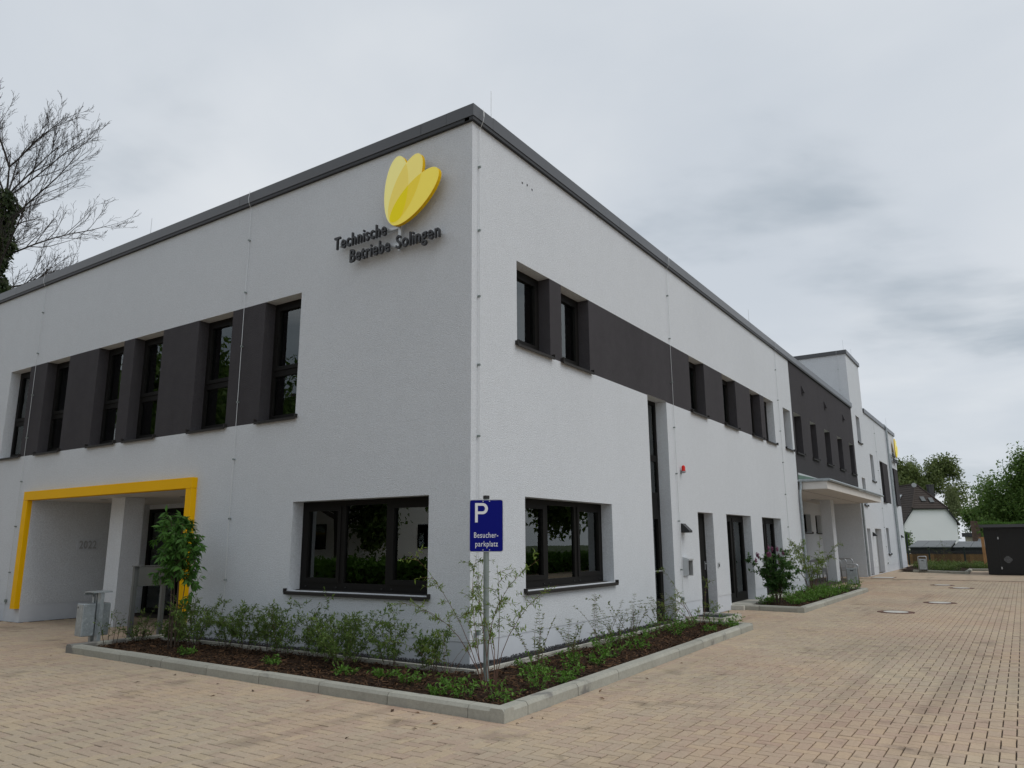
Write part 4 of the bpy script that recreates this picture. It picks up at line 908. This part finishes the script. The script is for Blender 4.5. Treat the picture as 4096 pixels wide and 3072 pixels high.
# willow-like shrubs
shrub('willow_shrub', 'tall arching shrub with fresh narrow leaves growing around the parking sign post', (1.02, -1.02), 1.50, .32, 10, .055, .014, 'leaf_willow', 'stem_red', start=.45, dens=74, twigs=9, droop=.34, seed=41, srad=.006, tw_len=.16, lean=(-.22, .1))
shrub('willow_shrub', 'short arching shrub with narrow leaves at the building corner', (.15, -.62), .75, .75, 7, .050, .013, 'leaf_willow', 'stem_red', start=.45, dens=36, twigs=5, droop=.55, seed=42, srad=.004, tw_len=.16)
shrub('willow_shrub', 'bare-stemmed arching shrub with a few leaf tufts before the narrow stair glazing', (.85, 5.55), 1.15, .75, 9, .055, .014, 'leaf_willow', 'stem_red', start=.55, dens=40, twigs=5, droop=.42, seed=43, srad=.006, tw_len=.16, lean=(-.25, -.1))
shrub('willow_shrub', 'bare-stemmed tall shrub with tufts of leaves in the lilac bed', (.72, 14.7), 1.62, .34, 11, .085, .026, 'leaf_willow', 'stem_red', start=.40, dens=60, twigs=10, droop=.35, seed=44, srad=.007, tw_len=.17)
# sparse upright shrubs along the right wall
sp = [(.62, .55, .66, 'sparse upright shrub with paired leaves under the near end of the right window sill'), (.64, 1.40, .46, 'small sparse shrub with reddish tips under the right window'), (.60, 2.28, .74, 'tall sparse shrub with forked shoots under the right window'), (.60, 2.78, .64, 'sparse leafy shrub under the far end of the right window sill'), (.60, 3.35, .66, 'sparse leafy shrub between the right window and the stair glazing'), (.62, 4.3, .62, 'sparse leafy shrub between the right window and the stair glazing'), (.60, 4.85, .56, 'sparse leafy shrub between the right window and the stair glazing')]
for i, (x, y, h_, lb) in enumerate(sp): shrub('sparse_shrub', lb, (x, y), h_, .48, 7, .050, .022, 'leaf_sparse', 'stem_red', start=.12, dens=36, twigs=1, droop=.0, seed=200+i, group='sparse upright shrubs along the right facade', pairs=True, srad=.004)
# low ground-cover plants
def spot_bed(x, y):
    if y > 4.4: return 'green ground-cover plant in the mulch before the stair glazing'
    if y > 2.4: return 'green ground-cover plant between the right window and the stair glazing'
    if y > .6: return 'green ground-cover plant in the mulch below the right window'
    if x < .55: return 'small green weed in the mulch before the left facade'
    if y < -1.3: return 'bright green plant in the inner corner of the kerb'
    return 'green ground-cover plant around the parking sign post'
gc = [(1.48, -1.48, .22), (1.02, -1.46, .17), (.74, -1.52, .12), (.62, -1.15, .14), (1.42, -.70, .18), (1.5, -.32, .14), (1.08, -.2, .20), (.80, .15, .20), (1.30, .15, .12), (.95, .80, .22), (1.2, .98, .16), (1.05, 1.58, .22), (.8, 1.9, .24), (.70, 2.55, .22), (1.12, 2.35, .13), (.8, 3.1, .22), (.7, 3.8, .26), (.92, 4.3, .22), (.66, 4.6, .30), (.78, 5.1, .30), (1.22, 5.0, .12), (1.34, 5.75, .13), (.62, 5.45, .24), (.95, 6.05, .22), (1.25, 6.1, .2), (-.4, -1.1, .12), (.15, -1.25, .16), (-.9, -1.2, .10), (-2.3, -1.05, .10), (-3.9, -1.2, .12)]
for i, (x, y, h_) in enumerate(gc): lb = spot_bed(x, y); shrub('ground_cover_plant', lb, (x, y), h_*1.15, .95, 8, .048, .024, 'leaf_cover', start=.1, dens=18, twigs=3, droop=.12, seed=300+i, group='plants: '+lb, srad=.0025, tw_len=.5, cat='plant')
g2 = [(.5+.9*((k*37) % 100)/100, 11.6+6.0*k/16, .24+.1*((k*53) % 10)/10) for k in range(17)]+[(1.1, 11.4, .2), (.5, 11.0, .25), (1.2, 12.6, .25), (1.2, 13.8, .28)]
for i, (x, y, h_) in enumerate(g2): shrub('ground_cover_plant', 'green ground-cover plant in the lilac bed', (x, y), h_*1.1, 1.1, 10, .055, .027, 'leaf_cover', start=.1, dens=20, twigs=4, droop=.12, seed=400+i, group='ground-cover plants in the lilac bed', srad=.003, tw_len=.5, cat='plant')
# lilac
def lilac():
    t = shrub('lilac_bush', 'dark green lilac bush with purple flower clusters in front of the glazed doors', (.72, 11.15), 1.25, .26, 12, .080, .050, 'leaf_lilac', start=.32, dens=84, twigs=12, droop=.22, seed=51, srad=.009, tw_len=.24)
    rr = random.Random(8)
    for k in range(17):
        a = rr.uniform(0, 6.28); r_ = rr.uniform(.1, .48); z = rr.uniform(.45, 1.32) if k < 5 else rr.uniform(.95, 1.32)
        f = MB(); c = Vector((math.cos(a)*r_, math.sin(a)*r_, z))
        for q in range(70):
            v = rvec(rr); p = c+Vector((v.x*.036, v.y*.036, v.z*.075))*rr.uniform(.5, 1); n = len(f.v); s_ = .012; e1 = rvec(rr); e2 = v.cross(e1)
            e2 = e2.normalized() if e2.length > .01 else v.orthogonal().normalized(); e1 = e2.cross(v)
            f.v += [tuple(p+e1*s_), tuple(p+e2*s_), tuple(p-e1*s_), tuple(p-e2*s_)]; f.f.append((n, n+1, n+2, n+3)); f.m.append(0)
        raw('flower_cluster', f, 'lilac', t)
lilac()
# scattered dry leaves
rr = random.Random(12); lm = MB(); lm.v = [(0, -.03, .004), (.014, 0, .010), (0, .035, .006), (-.014, 0, .012)]; lm.f = [(0, 1, 2), (0, 2, 3)]; LME = bpy.data.meshes.new('dry_leaf'); LME.from_pydata(lm.v, [], lm.f); LME.materials.append(M['brown_leaf'])
for k in range(26):
    if k < 12: f_ = rr.random(); p = KC.lerp(KL, f_)+Vector((0, -rr.uniform(.03, .4)))
    elif k < 19: f_ = rr.random(); p = KC.lerp(KR, f_)+Vector((rr.uniform(.03, .3), 0))
    else: p = Vector((rr.uniform(-4, 5), rr.uniform(-4.2, -2.3)))
    o = put('fallen_leaf', LME, None, label='small dry brown leaf lying on the beige paving', category='leaf', group='dry leaves on the paving'); o.location = (p.x, p.y, .004); o.rotation_euler = (rr.gauss(0, .2), rr.gauss(0, .2), rr.uniform(0, 6)); s_ = rr.uniform(.6, 1.2); o.scale = (s_, s_, s_)

# ------------------------------------------------------------------ trees
def tree(name, label, loc, h, crown, levels=4, leaves=None, mleaf='leaf_tree', mbark='bark', trunk=.35, seed=1, lsize=.25, nleaf=18, trunk_r=.25, group=None, up=.25, split=(3, 4), droop=0., kids_spread=.75, clump=.8, weep=0, shrink=.68, minr=.008, cat='tree'):
    rr = random.Random(seed); t = thing(name, label, cat, loc, 0, group); wd, lf = MB(), MB(); tips = []
    def branch(p, d, ln, r_, lev):
        seg = 4 if lev < 2 else 3; pts = [p]; rs = [r_]
        for s_ in range(seg):
            d = (d+rvec(rr)*(.10 if lev == 0 else .22)+Vector((0, 0, up*.25-droop*lev*.12))).normalized(); p = p+d*(ln/seg); pts.append(p); rs.append(max(minr*.6, r_*(1-.45*(s_+1)/seg)))
        wd.tube(pts, rs, 7 if lev == 0 else (5 if lev == 1 else 3), False)
        if lev >= levels-1: tips.append((p, d)); tips.append((pts[-2], d))
        if lev < levels:
            k = rr.randint(*split)+(2 if lev == 0 else 0)
            for i in range(k):
                f = rr.uniform(.35, 1.) if lev else rr.uniform(trunk, 1.); x = f*seg; j = min(int(x), seg-1); b0 = pts[j].lerp(pts[j+1], x-j)
                a = rvec(rr); side = a-d*a.dot(d); side = side.normalized() if side.length > .01 else d.orthogonal()
                nd = (d*(1-kids_spread*rr.uniform(.5, 1))+side*kids_spread+Vector((0, 0, up*.4))).normalized(); branch(b0, nd, ln*shrink*rr.uniform(.7, 1.1), max(minr, rs[j]*.55), lev+1)
    branch(Vector((0, 0, -.2)), Vector((0, 0, 1)), h*.52, trunk_r, 0)
    # fit the crown to the wanted height
    zm = max(v[2] for v in wd.v); k = h/zm; kx = crown/max(.1, np.percentile([math.hypot(v[0], v[1]) for v in wd.v], 97))
    fx = lambda v: (v[0]*(kx if v[2] > h*.1 else 1), v[1]*(kx if v[2] > h*.1 else 1), v[2]*k)
    wd.v = [fx(v) for v in wd.v]; raw('trunk', wd, mbark, t)
    if nleaf:
        P, D, Nn, L, Wd = [], [], [], [], []
        for p, d in tips:
            p = Vector(fx(p))
            for q in range(nleaf):
                v = rvec(rr)*clump*rr.random()**.5; dd = rvec(rr); dd.z -= .2; dd.normalize(); l = lsize*rr.uniform(.6, 1.3)
                if weep: v.z = -abs(v.z)*weep; dd = Vector((dd.x*.3, dd.y*.3, -1)).normalized()
                P.append(p+v); D.append(dd); Nn.append((Vector((0, 0, 1))+rvec(rr)*.8).normalized()); L.append(l); Wd.append(l*.55)
        arr_leaves(P, D, Nn, L, Wd, lf); raw('crown', lf, mleaf, t)
    return t
# bare tree with an ivy-clad trunk behind the left end of the roof
def bare_tree():
    d0 = ray(-15, 1000); k0 = 38/math.hypot(d0.x, d0.y); bx, by = CAM.x+d0.x*k0, CAM.y+d0.y*k0
    t = thing('bare_tree', 'tall leafless tree with fine twigs and ivy-clad trunk rising behind the roof', 'tree', (bx, by, -.05)); rr = random.Random(6); wd = MB()
    H_ = 20.4
    tp = [Vector((.25*math.sin(z*.3), .2*math.cos(z*.4), z)) for z in np.linspace(0, H_*.93, 14)]; wd.tube(tp, [.40-.0295*i for i in range(14)], 8, False)
    def br(p, d, ln, r_, lev):
        seg = 6 if lev == 0 else (5 if lev == 1 else 3); pts = [p]; rs = [r_]
        for s_ in range(seg):
            d = (d+rvec(rr)*(.10, .13, .20, .26)[lev]+Vector((0, 0, (-.015, .05, .06, .07)[lev]))).normalized(); p = p+d*(ln/seg); pts.append(p); rs.append(max(.0055, r_*(1-.72*(s_+1)/seg)))
        wd.tube(pts, rs, 6 if lev == 0 else (4 if lev == 1 else 3), False)
        if lev == 3: return
        n = (11, 7, 5)[lev]
        for i in range(n):
            f = .18+.82*(i+rr.random())/n; x = min(f, .999)*seg; j_ = int(x); q = pts[j_].lerp(pts[j_+1], x-j_); dl = (pts[j_+1]-pts[j_]).normalized(); a = rvec(rr); sd_ = (a-dl*a.dot(dl)).normalized()
            nd = (dl*.86+sd_*rr.uniform(.35, .75)+Vector((0, 0, .10))).normalized(); br(q, nd, ln*(.50, .44, .42)[lev]*rr.uniform(.6, 1.15)*(1.15-.5*f), max(.0065, rs[j_]*.52), lev+1)
    for k in range(40):
        z = 6.5+(H_*.9-6.5)*(k+rr.random())/40; a = k*2.4+rr.uniform(-.4, .4); fz = (z-6.5)/(H_*.9-6.5); el = R(12+46*fz+rr.uniform(-9, 9)); ln = (6.9-2.6*fz)*rr.uniform(.75, 1.1)
        i_ = min(12, int(z/(H_*.93)*13)); br(tp[i_].lerp(tp[i_+1], .5), Vector((math.cos(a)*math.cos(el), math.sin(a)*math.cos(el), math.sin(el))), ln, .065-.025*fz, 0)
    raw('trunk', wd, 'bark', t)
    iv = MB(); P, D, Nn, L, Wd = [], [], [], [], []
    for k in range(11000):
        z = rr.uniform(3, 17.0); wob = 1+.22*math.sin(z*1.3)+.2*math.sin(z*3.1+1)+.1*math.sin(z*7); r_ = (1.70-.072*z)*wob*rr.uniform(.5, 1.05); a = rr.uniform(0, 6.283)
        P.append(Vector((.25*math.sin(z*.3)+math.cos(a)*r_, math.sin(a)*r_, z))); v = rvec(rr); v.z -= .5; D.append(v.normalized()); Nn.append((Vector((math.cos(a), math.sin(a), .5))+rvec(rr)*.5).normalized()); L.append(rr.uniform(.12, .28)); Wd.append(.18)
    arr_leaves(P, D, Nn, L, Wd, iv); raw('ivy', iv, 'leaf_ivy', t)
bare_tree()
# trees beyond the yard: picture direction and top give the place and height for a guessed distance
def far_tree(px, py, y, crown, name, label, **kw):
    p = on_y(px, py, y); tree(name, label, (p.x, y, -1.6), p.z+1.6, crown, levels=4, **kw)
far_tree(3660, 1838, 150, 6.6, 'birch_tree', 'big pale green tree rising behind the white house roof', mleaf='leaf_far', seed=11, lsize=.50, nleaf=40, clump=1.6, trunk_r=.4, split=(4, 5), up=.1)
far_tree(3775, 1935, 140, 1.5, 'weeping_birch', 'thin weeping birch with hanging twigs beside the white house', mleaf='leaf_weep', seed=12, lsize=.32, nleaf=16, clump=.9, weep=2.4, trunk_r=.15, split=(3, 4))
far_tree(4230, 1800, 72, 5.6, 'leafy_tree', 'tall dense green tree behind the shed at the edge of the yard', mleaf='leaf_tree', seed=13, lsize=.30, nleaf=26, clump=1.0, split=(4, 5), up=.15)
far_tree(4025, 1905, 80, 2.5, 'leafy_tree', 'airy tree with open crown between the tall tree and the house', mleaf='leaf_tree_b', seed=14, lsize=.24, nleaf=11, clump=.85, split=(4, 4), up=.2)
far_tree(3935, 2025, 84, 1.8, 'leafy_tree', 'small bushy tree with upright shoots right of the white house', mleaf='leaf_tree', seed=15, lsize=.26, nleaf=16, clump=.7, split=(4, 5), up=.3)
far_tree(4040, 2060, 96, 2.6, 'leafy_tree', 'low round tree behind the cream bungalow', mleaf='leaf_tree_b', seed=16, lsize=.30, nleaf=20, clump=.9, split=(4, 5))
far_tree(3610, 2110, 66, .55, 'leafy_tree', 'small green tree at the building end beside the white house', mleaf='leaf_tree', seed=17, lsize=.18, nleaf=14, clump=.5, trunk_r=.1, split=(3, 4))
# trees and hedges around the yard that the window panes mirror
for i, (x, y, h_, cr, m_, lab) in enumerate(((-35, -21, 14, 6, 'leaf_tree_b', 'broad leafy tree beyond the yard seen past the portal'), (-22.5, -11, 10, 4, 'leaf_tree', 'leafy tree at the yard edge facing the upper left windows'), (-14.5, -19.5, 9, 3.6, 'leaf_tree', 'leafy tree across the yard opposite the yellow portal'), (-8.5, -19, 10.5, 4.4, 'leaf_tree_b', 'leafy tree across the yard opposite the left facade'), (-26, -22, 12, 5., 'leaf_tree', 'tall leafy tree at the far side of the yard'), (19, 16, 9, 3.8, 'leaf_tree', 'leafy tree across the yard opposite the wide window'), (24, 27, 11, 4.6, 'leaf_tree_b', 'leafy tree across the yard opposite the canopy'), (16.5, 29, 8, 3., 'leaf_tree', 'slim leafy tree beside the shed end'))):
    tree('leafy_tree', lab, (x, y, -.05), h_, cr, levels=4, mleaf=m_, seed=60+i, lsize=.36, nleaf=20, clump=1.05, split=(4, 4), trunk=.2)
def hedge(label, x0, x1, y0, y1, h_, n, seed):
    rr = random.Random(seed); t = thing('hedge', label, 'hedge', (0, 0, -.03)); P, D, Nn, L, Wd = [], [], [], [], []; lf = MB(); c = MB(); c.box(x0+.5, x1-.5, y0+.5, y1-.5, 0, h_*.7); c.build('branches', 'bark', t)
    for k in range(n):
        P.append(Vector((rr.uniform(x0, x1), rr.uniform(y0, y1), rr.uniform(0, 1)**.7*h_*(.85+.3*mn.noise((rr.random()*9, 0, 0)))))); D.append(rvec(rr)); Nn.append((Vector((0, 0, 1))+rvec(rr)*.8).normalized()); L.append(rr.uniform(.15, .32)); Wd.append(.14)
    arr_leaves(P, D, Nn, L, Wd, lf); raw('foliage', lf, 'leaf_cover', t)
hedge('tall green hedge along the far side of the yard opposite the left facade', -32, 3, -15.2, -13.6, 1.0, 16000, 1); hedge('green hedge across the yard opposite the right facade', 14.5, 15.8, 4, 40, 1.1, 12000, 2)

# ------------------------------------------------------------------ far end of the yard
KB3 = struct('kerb'); kerb_run(KB3, (1.05, 34.75), (3.45, 33.3), 1., 1); kerb_run(KB3, (3.45, 33.3), (3.42, 37.6), 1., 1); kerb_run(KB3, (3.42, 37.6), (4.4, 37.6), 1., 1)
bed('planting_bed', [(.35, 35.3), (3.3, 33.5), (3.3, 38), (5, 38), (5, 46), (.1, 46), (.1, 42.3)], step=.25)
rr = random.Random(21); k = 0
poly = [(1.2, 35.0), (3.2, 33.7), (3.3, 38), (4.6, 38), (4.6, 45.5), (.3, 45.5), (.3, 42.6), (.9, 38)]
while k < 46:
    X, Y = rr.uniform(.3, 4.6), rr.uniform(33.8, 45.5)
    if not inside((X, Y), poly): continue
    k += 1; shrub('ground_cover_plant', 'spreading green ground-cover plant in the bed before the fence', (X, Y), .36, 1.4, 12, .085, .042, 'leaf_far_cover', start=.1, dens=20, twigs=4, droop=.2, seed=500+k, group='ground-cover plants before the fence', srad=.004, tw_len=.6, cat='plant')
shrub('willow_shrub', 'slender upright shrub with tiny leaves in front of the fence', (1.75, 44.5), 1.55, .25, 6, .06, .018, 'leaf_willow', start=.35, dens=20, twigs=4, seed=91, srad=.007)
t = thing('mesh_fence', 'dark green wire mesh fence with square posts at the end of the yard', 'fence', (0, 46, 0))
for x, h_ in ((-.33, 1.95), (.81, 1.13), (2.69, 1.13), (4.57, 1.13), (6.45, 1.13)): b = MB(); b.box(x-.045, x+.045, -.045, .045, -.05, h_); b.build('post', 'fence_green', t)
for x0, x1 in ((-.3, .78), (.84, 2.66), (2.72, 4.54), (4.6, 6.42)):
    b = MB(); x = x0+.02
    while x < x1: b.box(x-.003, x+.003, -.003, .003, .05, 1.06); x += .05
    for z in (.06, .26, .46, .66, .86, 1.05): b.box(x0, x1, -.005, .005, z-.004, z+.004)
    b.build('mesh_panel', 'fence_green', t)
t = thing('timber_wall', 'weathered brown timber plank wall behind the mesh fence', 'wall', (0, 48, 0)); bp = MB(); bp.box(-.12, .12, -.02, .02, 0, 1); PK = bp.mesh('plank', 'timber')
for k in range(30): o = put('plank', PK, t); o.location = (-1.2+k*.245, rnd.gauss(0, .006), -.4); o.scale = (1, 1, 1.07+rnd.gauss(0, .01))
b = MB(); b.box(-1.35, 6.2, -.06, .06, .72, .84); b.build('cap_rail', 'black', t)
t = thing('timber_post', 'tall fresh orange timber post beside the black shed', 'post', (3.92, 40.5, 0)); b = MB(); b.box(-.07, .07, -.07, .07, -.05, 1.60); b.build('shaft', 'timber_new', t); b = MB(); b.prism([(-.16, 1.60), (.1, 1.60), (.1, 1.68), (-.16, 1.66)], (-.07, .07), lambda a, z, c: (a, c, z)); b.build('head', 'timber_new', t)
# black perforated shed with grass roof
t = thing('shed', 'black perforated metal shed with green grass roof', 'shed', (4.28, 32.8, 0), R(-2))
b = MB(); b.box(0, 5.2, .03, 3.4, .02, 2.06); b.build('body', 'black', t)
b = MB(); b.box(-.14, 5.35, -.16, 3.5, 2.07, 2.20); b.build('roof_edge', 'coping', t)
def perforated(u0, u1, z0, z1, nm, st=.075):
    """sheet metal with real round-ish holes approximated by square cut-outs"""
    b = MB(); nu, nz = int((u1-u0)/st), int((z1-z0)/st); du, dz_ = (u1-u0)/nu, (z1-z0)/nz; h_ = .34
    for i in range(nu+1): c0 = u0+i*du; b.box(max(u0, c0-du*h_), min(u1, c0+du*h_), -.004, .0, z0, z1)
    for j in range(nz+1): c0 = z0+j*dz_; b.box(u0, u1, -.003, .001, max(z0, c0-dz_*h_), min(z1, c0+dz_*h_))
    return b.build(nm, 'shedmetal', t)
perforated(.0, .50, .03, 1.98, 'side_panel'); dd = perforated(.54, 1.62, .03, 1.86, 'door'); perforated(1.66, 3.2, .03, 1.98, 'side_panel'); perforated(3.24, 5.2, .03, 1.98, 'side_panel')
b = MB(); b.box(.52, 1.64, -.012, .02, 1.87, 1.99); b.build('door_lintel', 'shedmetal', t)
for z in (.3, 1.6): b = MB(); b.box(.505, .545, -.03, -.005, z-.05, z+.05); b.build('hinge', 'alu', dd)
b = MB()
for i in range(-4, 5):
    for j in range(-4, 5):
        if i*i+j*j <= 17: b.prism(rrect(.022, .022, .01, .80+i*.035, .67+j*.035, 2), (-.0052, -.0062), lambda a, z, c: (a, c, z))
b.build('vent_holes', 'grey_plastic', dd)
gr = MB(); rr = random.Random(3); P, D, Nn, L, Wd = [], [], [], [], []
for k in range(9000):
    x, y = rr.uniform(-.12, 5.3), rr.uniform(-.14, 3.4) if rr.random() < .6 else rr.uniform(-.14, .4); P.append(Vector((x, y, 2.19))); v = Vector((rr.gauss(0, .5), rr.gauss(0, .5), 1)).normalized(); D.append(v); Nn.append(rvec(rr)); L.append(rr.uniform(.06, .2)*(1+.5*mn.noise((x*1.5, y, 0)))); Wd.append(.012)
arr_leaves(P, D, Nn, L, Wd, gr); go_ = raw('grass', gr, 'leaf_grass', t); go_['kind'] = 'stuff'
# white house with half-hipped brown roof
def white_house():
    th = R(35); t = thing('white_house', 'white gabled house with half-hipped brown tiled roof', 'house', (-4.3, 108, -1.6), th)
    # local: x along the gable, y along the ridge (inwards), z up
    hw, ze, zh, zr, hd, Lr = 3.55, 5.5, 7.32, 10.6, 2.7, 11.
    hx = hw*(zr-zh)/(zr-ze)
    b = MB(); b.face([(-hw, 0, 0), (hw, 0, 0), (hw, 0, ze), (hx, 0, zh), (-hx, 0, zh), (-hw, 0, ze)]); b.face([(-hw, 0, 0), (-hw, Lr, 0), (-hw, Lr, ze), (-hw, 0, ze)]); b.face([(hw, 0, 0), (hw, Lr, 0), (hw, Lr, ze), (hw, 0, ze)]); b.face([(-hw, Lr, 0), (hw, Lr, 0), (hw, Lr, ze), (0, Lr, zr), (-hw, Lr, ze)]); b.build('wall', 'house', t)
    # roof built as overlapping tile courses
    r_ = MB(); n = 17; ov = .35
    for s_ in (-1, 1):
        for k in range(n):
            f0, f1 = k/n, (k+1.15)/n; e0 = hw+ov
            def P_(f, y, lift): x = e0*(1-f); z = (zr+.12)-(zr-ze)/hw*x+lift; return (s_*x, y, z)
            z0 = P_(f0, 0, 0)[2]; z1 = P_(min(f1, 1), 0, 0)[2]
            ya = lambda z: -.25 if z < zh+.1 else -.25+(z-zh-.1)*hd/(zr-zh)
            r_.face([P_(f0, ya(z0), .07), P_(f0, Lr+.2, .07), P_(min(f1, 1), Lr+.2, .0), P_(min(f1, 1), ya(z1), .0)]); r_.face([P_(f0, ya(z0), .07), P_(f0, Lr+.2, .07), P_(f0, Lr+.2, -.03), P_(f0, ya(z0), -.03)])
    m_ = 11
    for k in range(m_):
        f0, f1 = k/m_, min(1, (k+1.15)/m_)
        def Q_(f, s_, lift): w = (hx+.15)*(1-f); return (s_*w, -.28+f*(hd+.1), zh-.02+f*(zr+.12-zh)+lift)
        r_.face([Q_(f0, -1, .07), Q_(f0, 1, .07), Q_(f1, 1, 0), Q_(f1, -1, 0)]); r_.face([Q_(f0, -1, .07), Q_(f0, 1, .07), Q_(f0, 1, -.03), Q_(f0, -1, -.03)])
    rf = r_.build('roof', 'rooftile', t)
    b = MB(); b.tube([(0, hd-.2, zr+.15), (0, Lr+.2, zr+.15)], .12, 6); b.tube([(0, hd-.2, zr+.15), (hx+.1, -.28, zh+.05)], .1, 6); b.tube([(0, hd-.2, zr+.15), (-hx-.1, -.28, zh+.05)], .1, 6); b.build('ridge_tiles', 'rooftile', rf)
    b = MB()
    for s_ in (-1, 1): b.prism([(s_*(hw+.3), ze-.45), (s_*(hw+.3), ze-.2), (s_*hx, zh+.02), (s_*hx, zh-.22)], (-.24, -.2), lambda a, z, c: (a, c, z))
    b.box(-hx, hx, -.27, -.22, zh-.16, zh); b.build('verge_board', 'black', rf)
    b = MB(); b.box(1.95, 2.65, 2.7, 3.3, 7.0, 10.55); b.box(1.88, 2.72, 2.63, 3.37, 10.55, 10.7); b.build('chimney', 'chimney', rf)
    b = MB(); b.lathe([(0, 0), (.18, .02), (.32, .09)], (0, 0, 0), 14); d_ = b.build('satellite_dish', 'grey_plastic', rf); d_.location = (-.45, 2.1, 10.55); d_.rotation_euler = (R(75), 0, R(-20))
    for x, f in ((-.3, .35), (.75, .3)):
        y = -.28+f*(hd+.1); z = zh+f*(zr-zh); sl = math.atan2(zr-zh, hd)
        b = MB(); b.box(-.28, .28, -.4, .4, .05, .14); o = b.build('skylight', 'felt', rf); o.location = (x, y, z+.08); o.rotation_euler = (sl, 0, 0)
    sl = math.atan2(zr-ze, hw)
    for y, x in ((4.6, -1.3), (3.1, -2.4)):
        z = zr+.12-(zr-ze)/hw*(-x); b = MB(); b.box(-.5, .5, -.4, .4, .05, .16); o = b.build('skylight', 'alu', rf); o.location = (x, y, z+.05); o.rotation_euler = (0, -sl, 0)
white_house()
# low outbuildings behind the fence
def lean_to(name, label, x0, x1, y0, y1, z0, z1, m_='felt', wall='black'):
    t = thing(name, label, 'outbuilding', (0, 0, -1.6)); b = MB(); b.prism([(y0, 0), (y1, 0), (y1, z1+1.6), (y0, z0+1.6)], (x0, x1), lambda a, z, c: (c, a, z)); b.build('wall', wall, t)
    k = 0; n = max(3, int((x1-x0)/.9))
    for k in range(n):
        a, c = x0-.1+(x1-x0+.2)*k/n, x0-.1+(x1-x0+.2)*(k+1)/n; q = MB(); q.prism([(y0-.2, z0+1.62), (y0-.2, z0+1.68), (y1+.1, z1+1.68), (y1+.1, z1+1.62)], (a+.015, c-.015), lambda aa, z, cc: (cc, aa, z)); q.build('roof_sheet', m_, t)
lean_to('lean_to_shed', 'low lean-to with grey sheet roof left behind the fence', -1.3, 1.25, 56, 62, .98, 1.42); lean_to('lean_to_shed', 'low lean-to with grey sheet roof behind the middle of the fence', 1.5, 4.6, 57, 63, .96, 1.34); lean_to('lean_to_shed', 'wide low lean-to with grey roof in front of the cream bungalow', 2.6, 6.5, 65, 71, 1.05, 1.62)
bx0 = on_y(3853, 2140, 76).x
t = thing('bungalow', 'cream bungalow with black flat roof edge behind the fence', 'house', (bx0, 76, -1.6)); b = MB(); b.box(.12, 6, 0, 5, 0, 3.42); b.build('wall', 'cream', t); b = MB(); b.box(-.1, 6.2, -.3, 5.2, 3.42, 3.78); b.build('roof_edge', 'coping', t)
b = MB(); b.box(.75, 1.45, -.9, -.3, 0, 4.85); b.build('chimney', 'chimney_brick', t)
b = MB(); b.box(2.3, 3.3, -.03, -.003, 1.9, 3.1); w_ = b.build('window', 'frame', t); b = MB(); b.box(2.38, 3.22, -.04, -.032, 1.98, 3.02); b.build('pane', 'glass', w_)
t = thing('garden_annex', 'small white annex with dark roof edge at the building end', 'outbuilding', (-4.2, 70, -1.6)); b = MB(); b.box(-1, 1.2, 0, 3, 0, 3.7); b.build('wall', 'house', t); b = MB(); b.prism([(-1.1, 4.1), (1.35, 3.7), (1.35, 3.85), (-1.1, 4.25)], (-.1, 3.1), lambda a, z, c: (a, c, z)); b.build('roof', 'coping', t)
# house opposite, mirrored in the left window
t = thing('neighbour_house', 'plain white house across the yard opposite the left facade', 'house', (-29, -30, 0), R(-45)); b = MB(); b.box(-7, 7, -4, 4, 0, 8); b.build('wall', 'house', t); b = MB(); b.prism([(-4.4, 8), (4.4, 8), (0, 11.5)], (-7.3, 7.3), lambda a, z, c: (c, a, z)); b.build('roof', 'rooftile', t)
for x in (-5, -1.7, 1.7, 5):
    for z in (1.2, 4.6): b = MB(); b.box(x-.6, x+.6, 3.98, 4.03, z, z+1.5); w_ = b.build('window', 'frame', t); b = MB(); b.box(x-.52, x+.52, 4.032, 4.04, z+.08, z+1.42); b.build('pane', 'glass', w_)
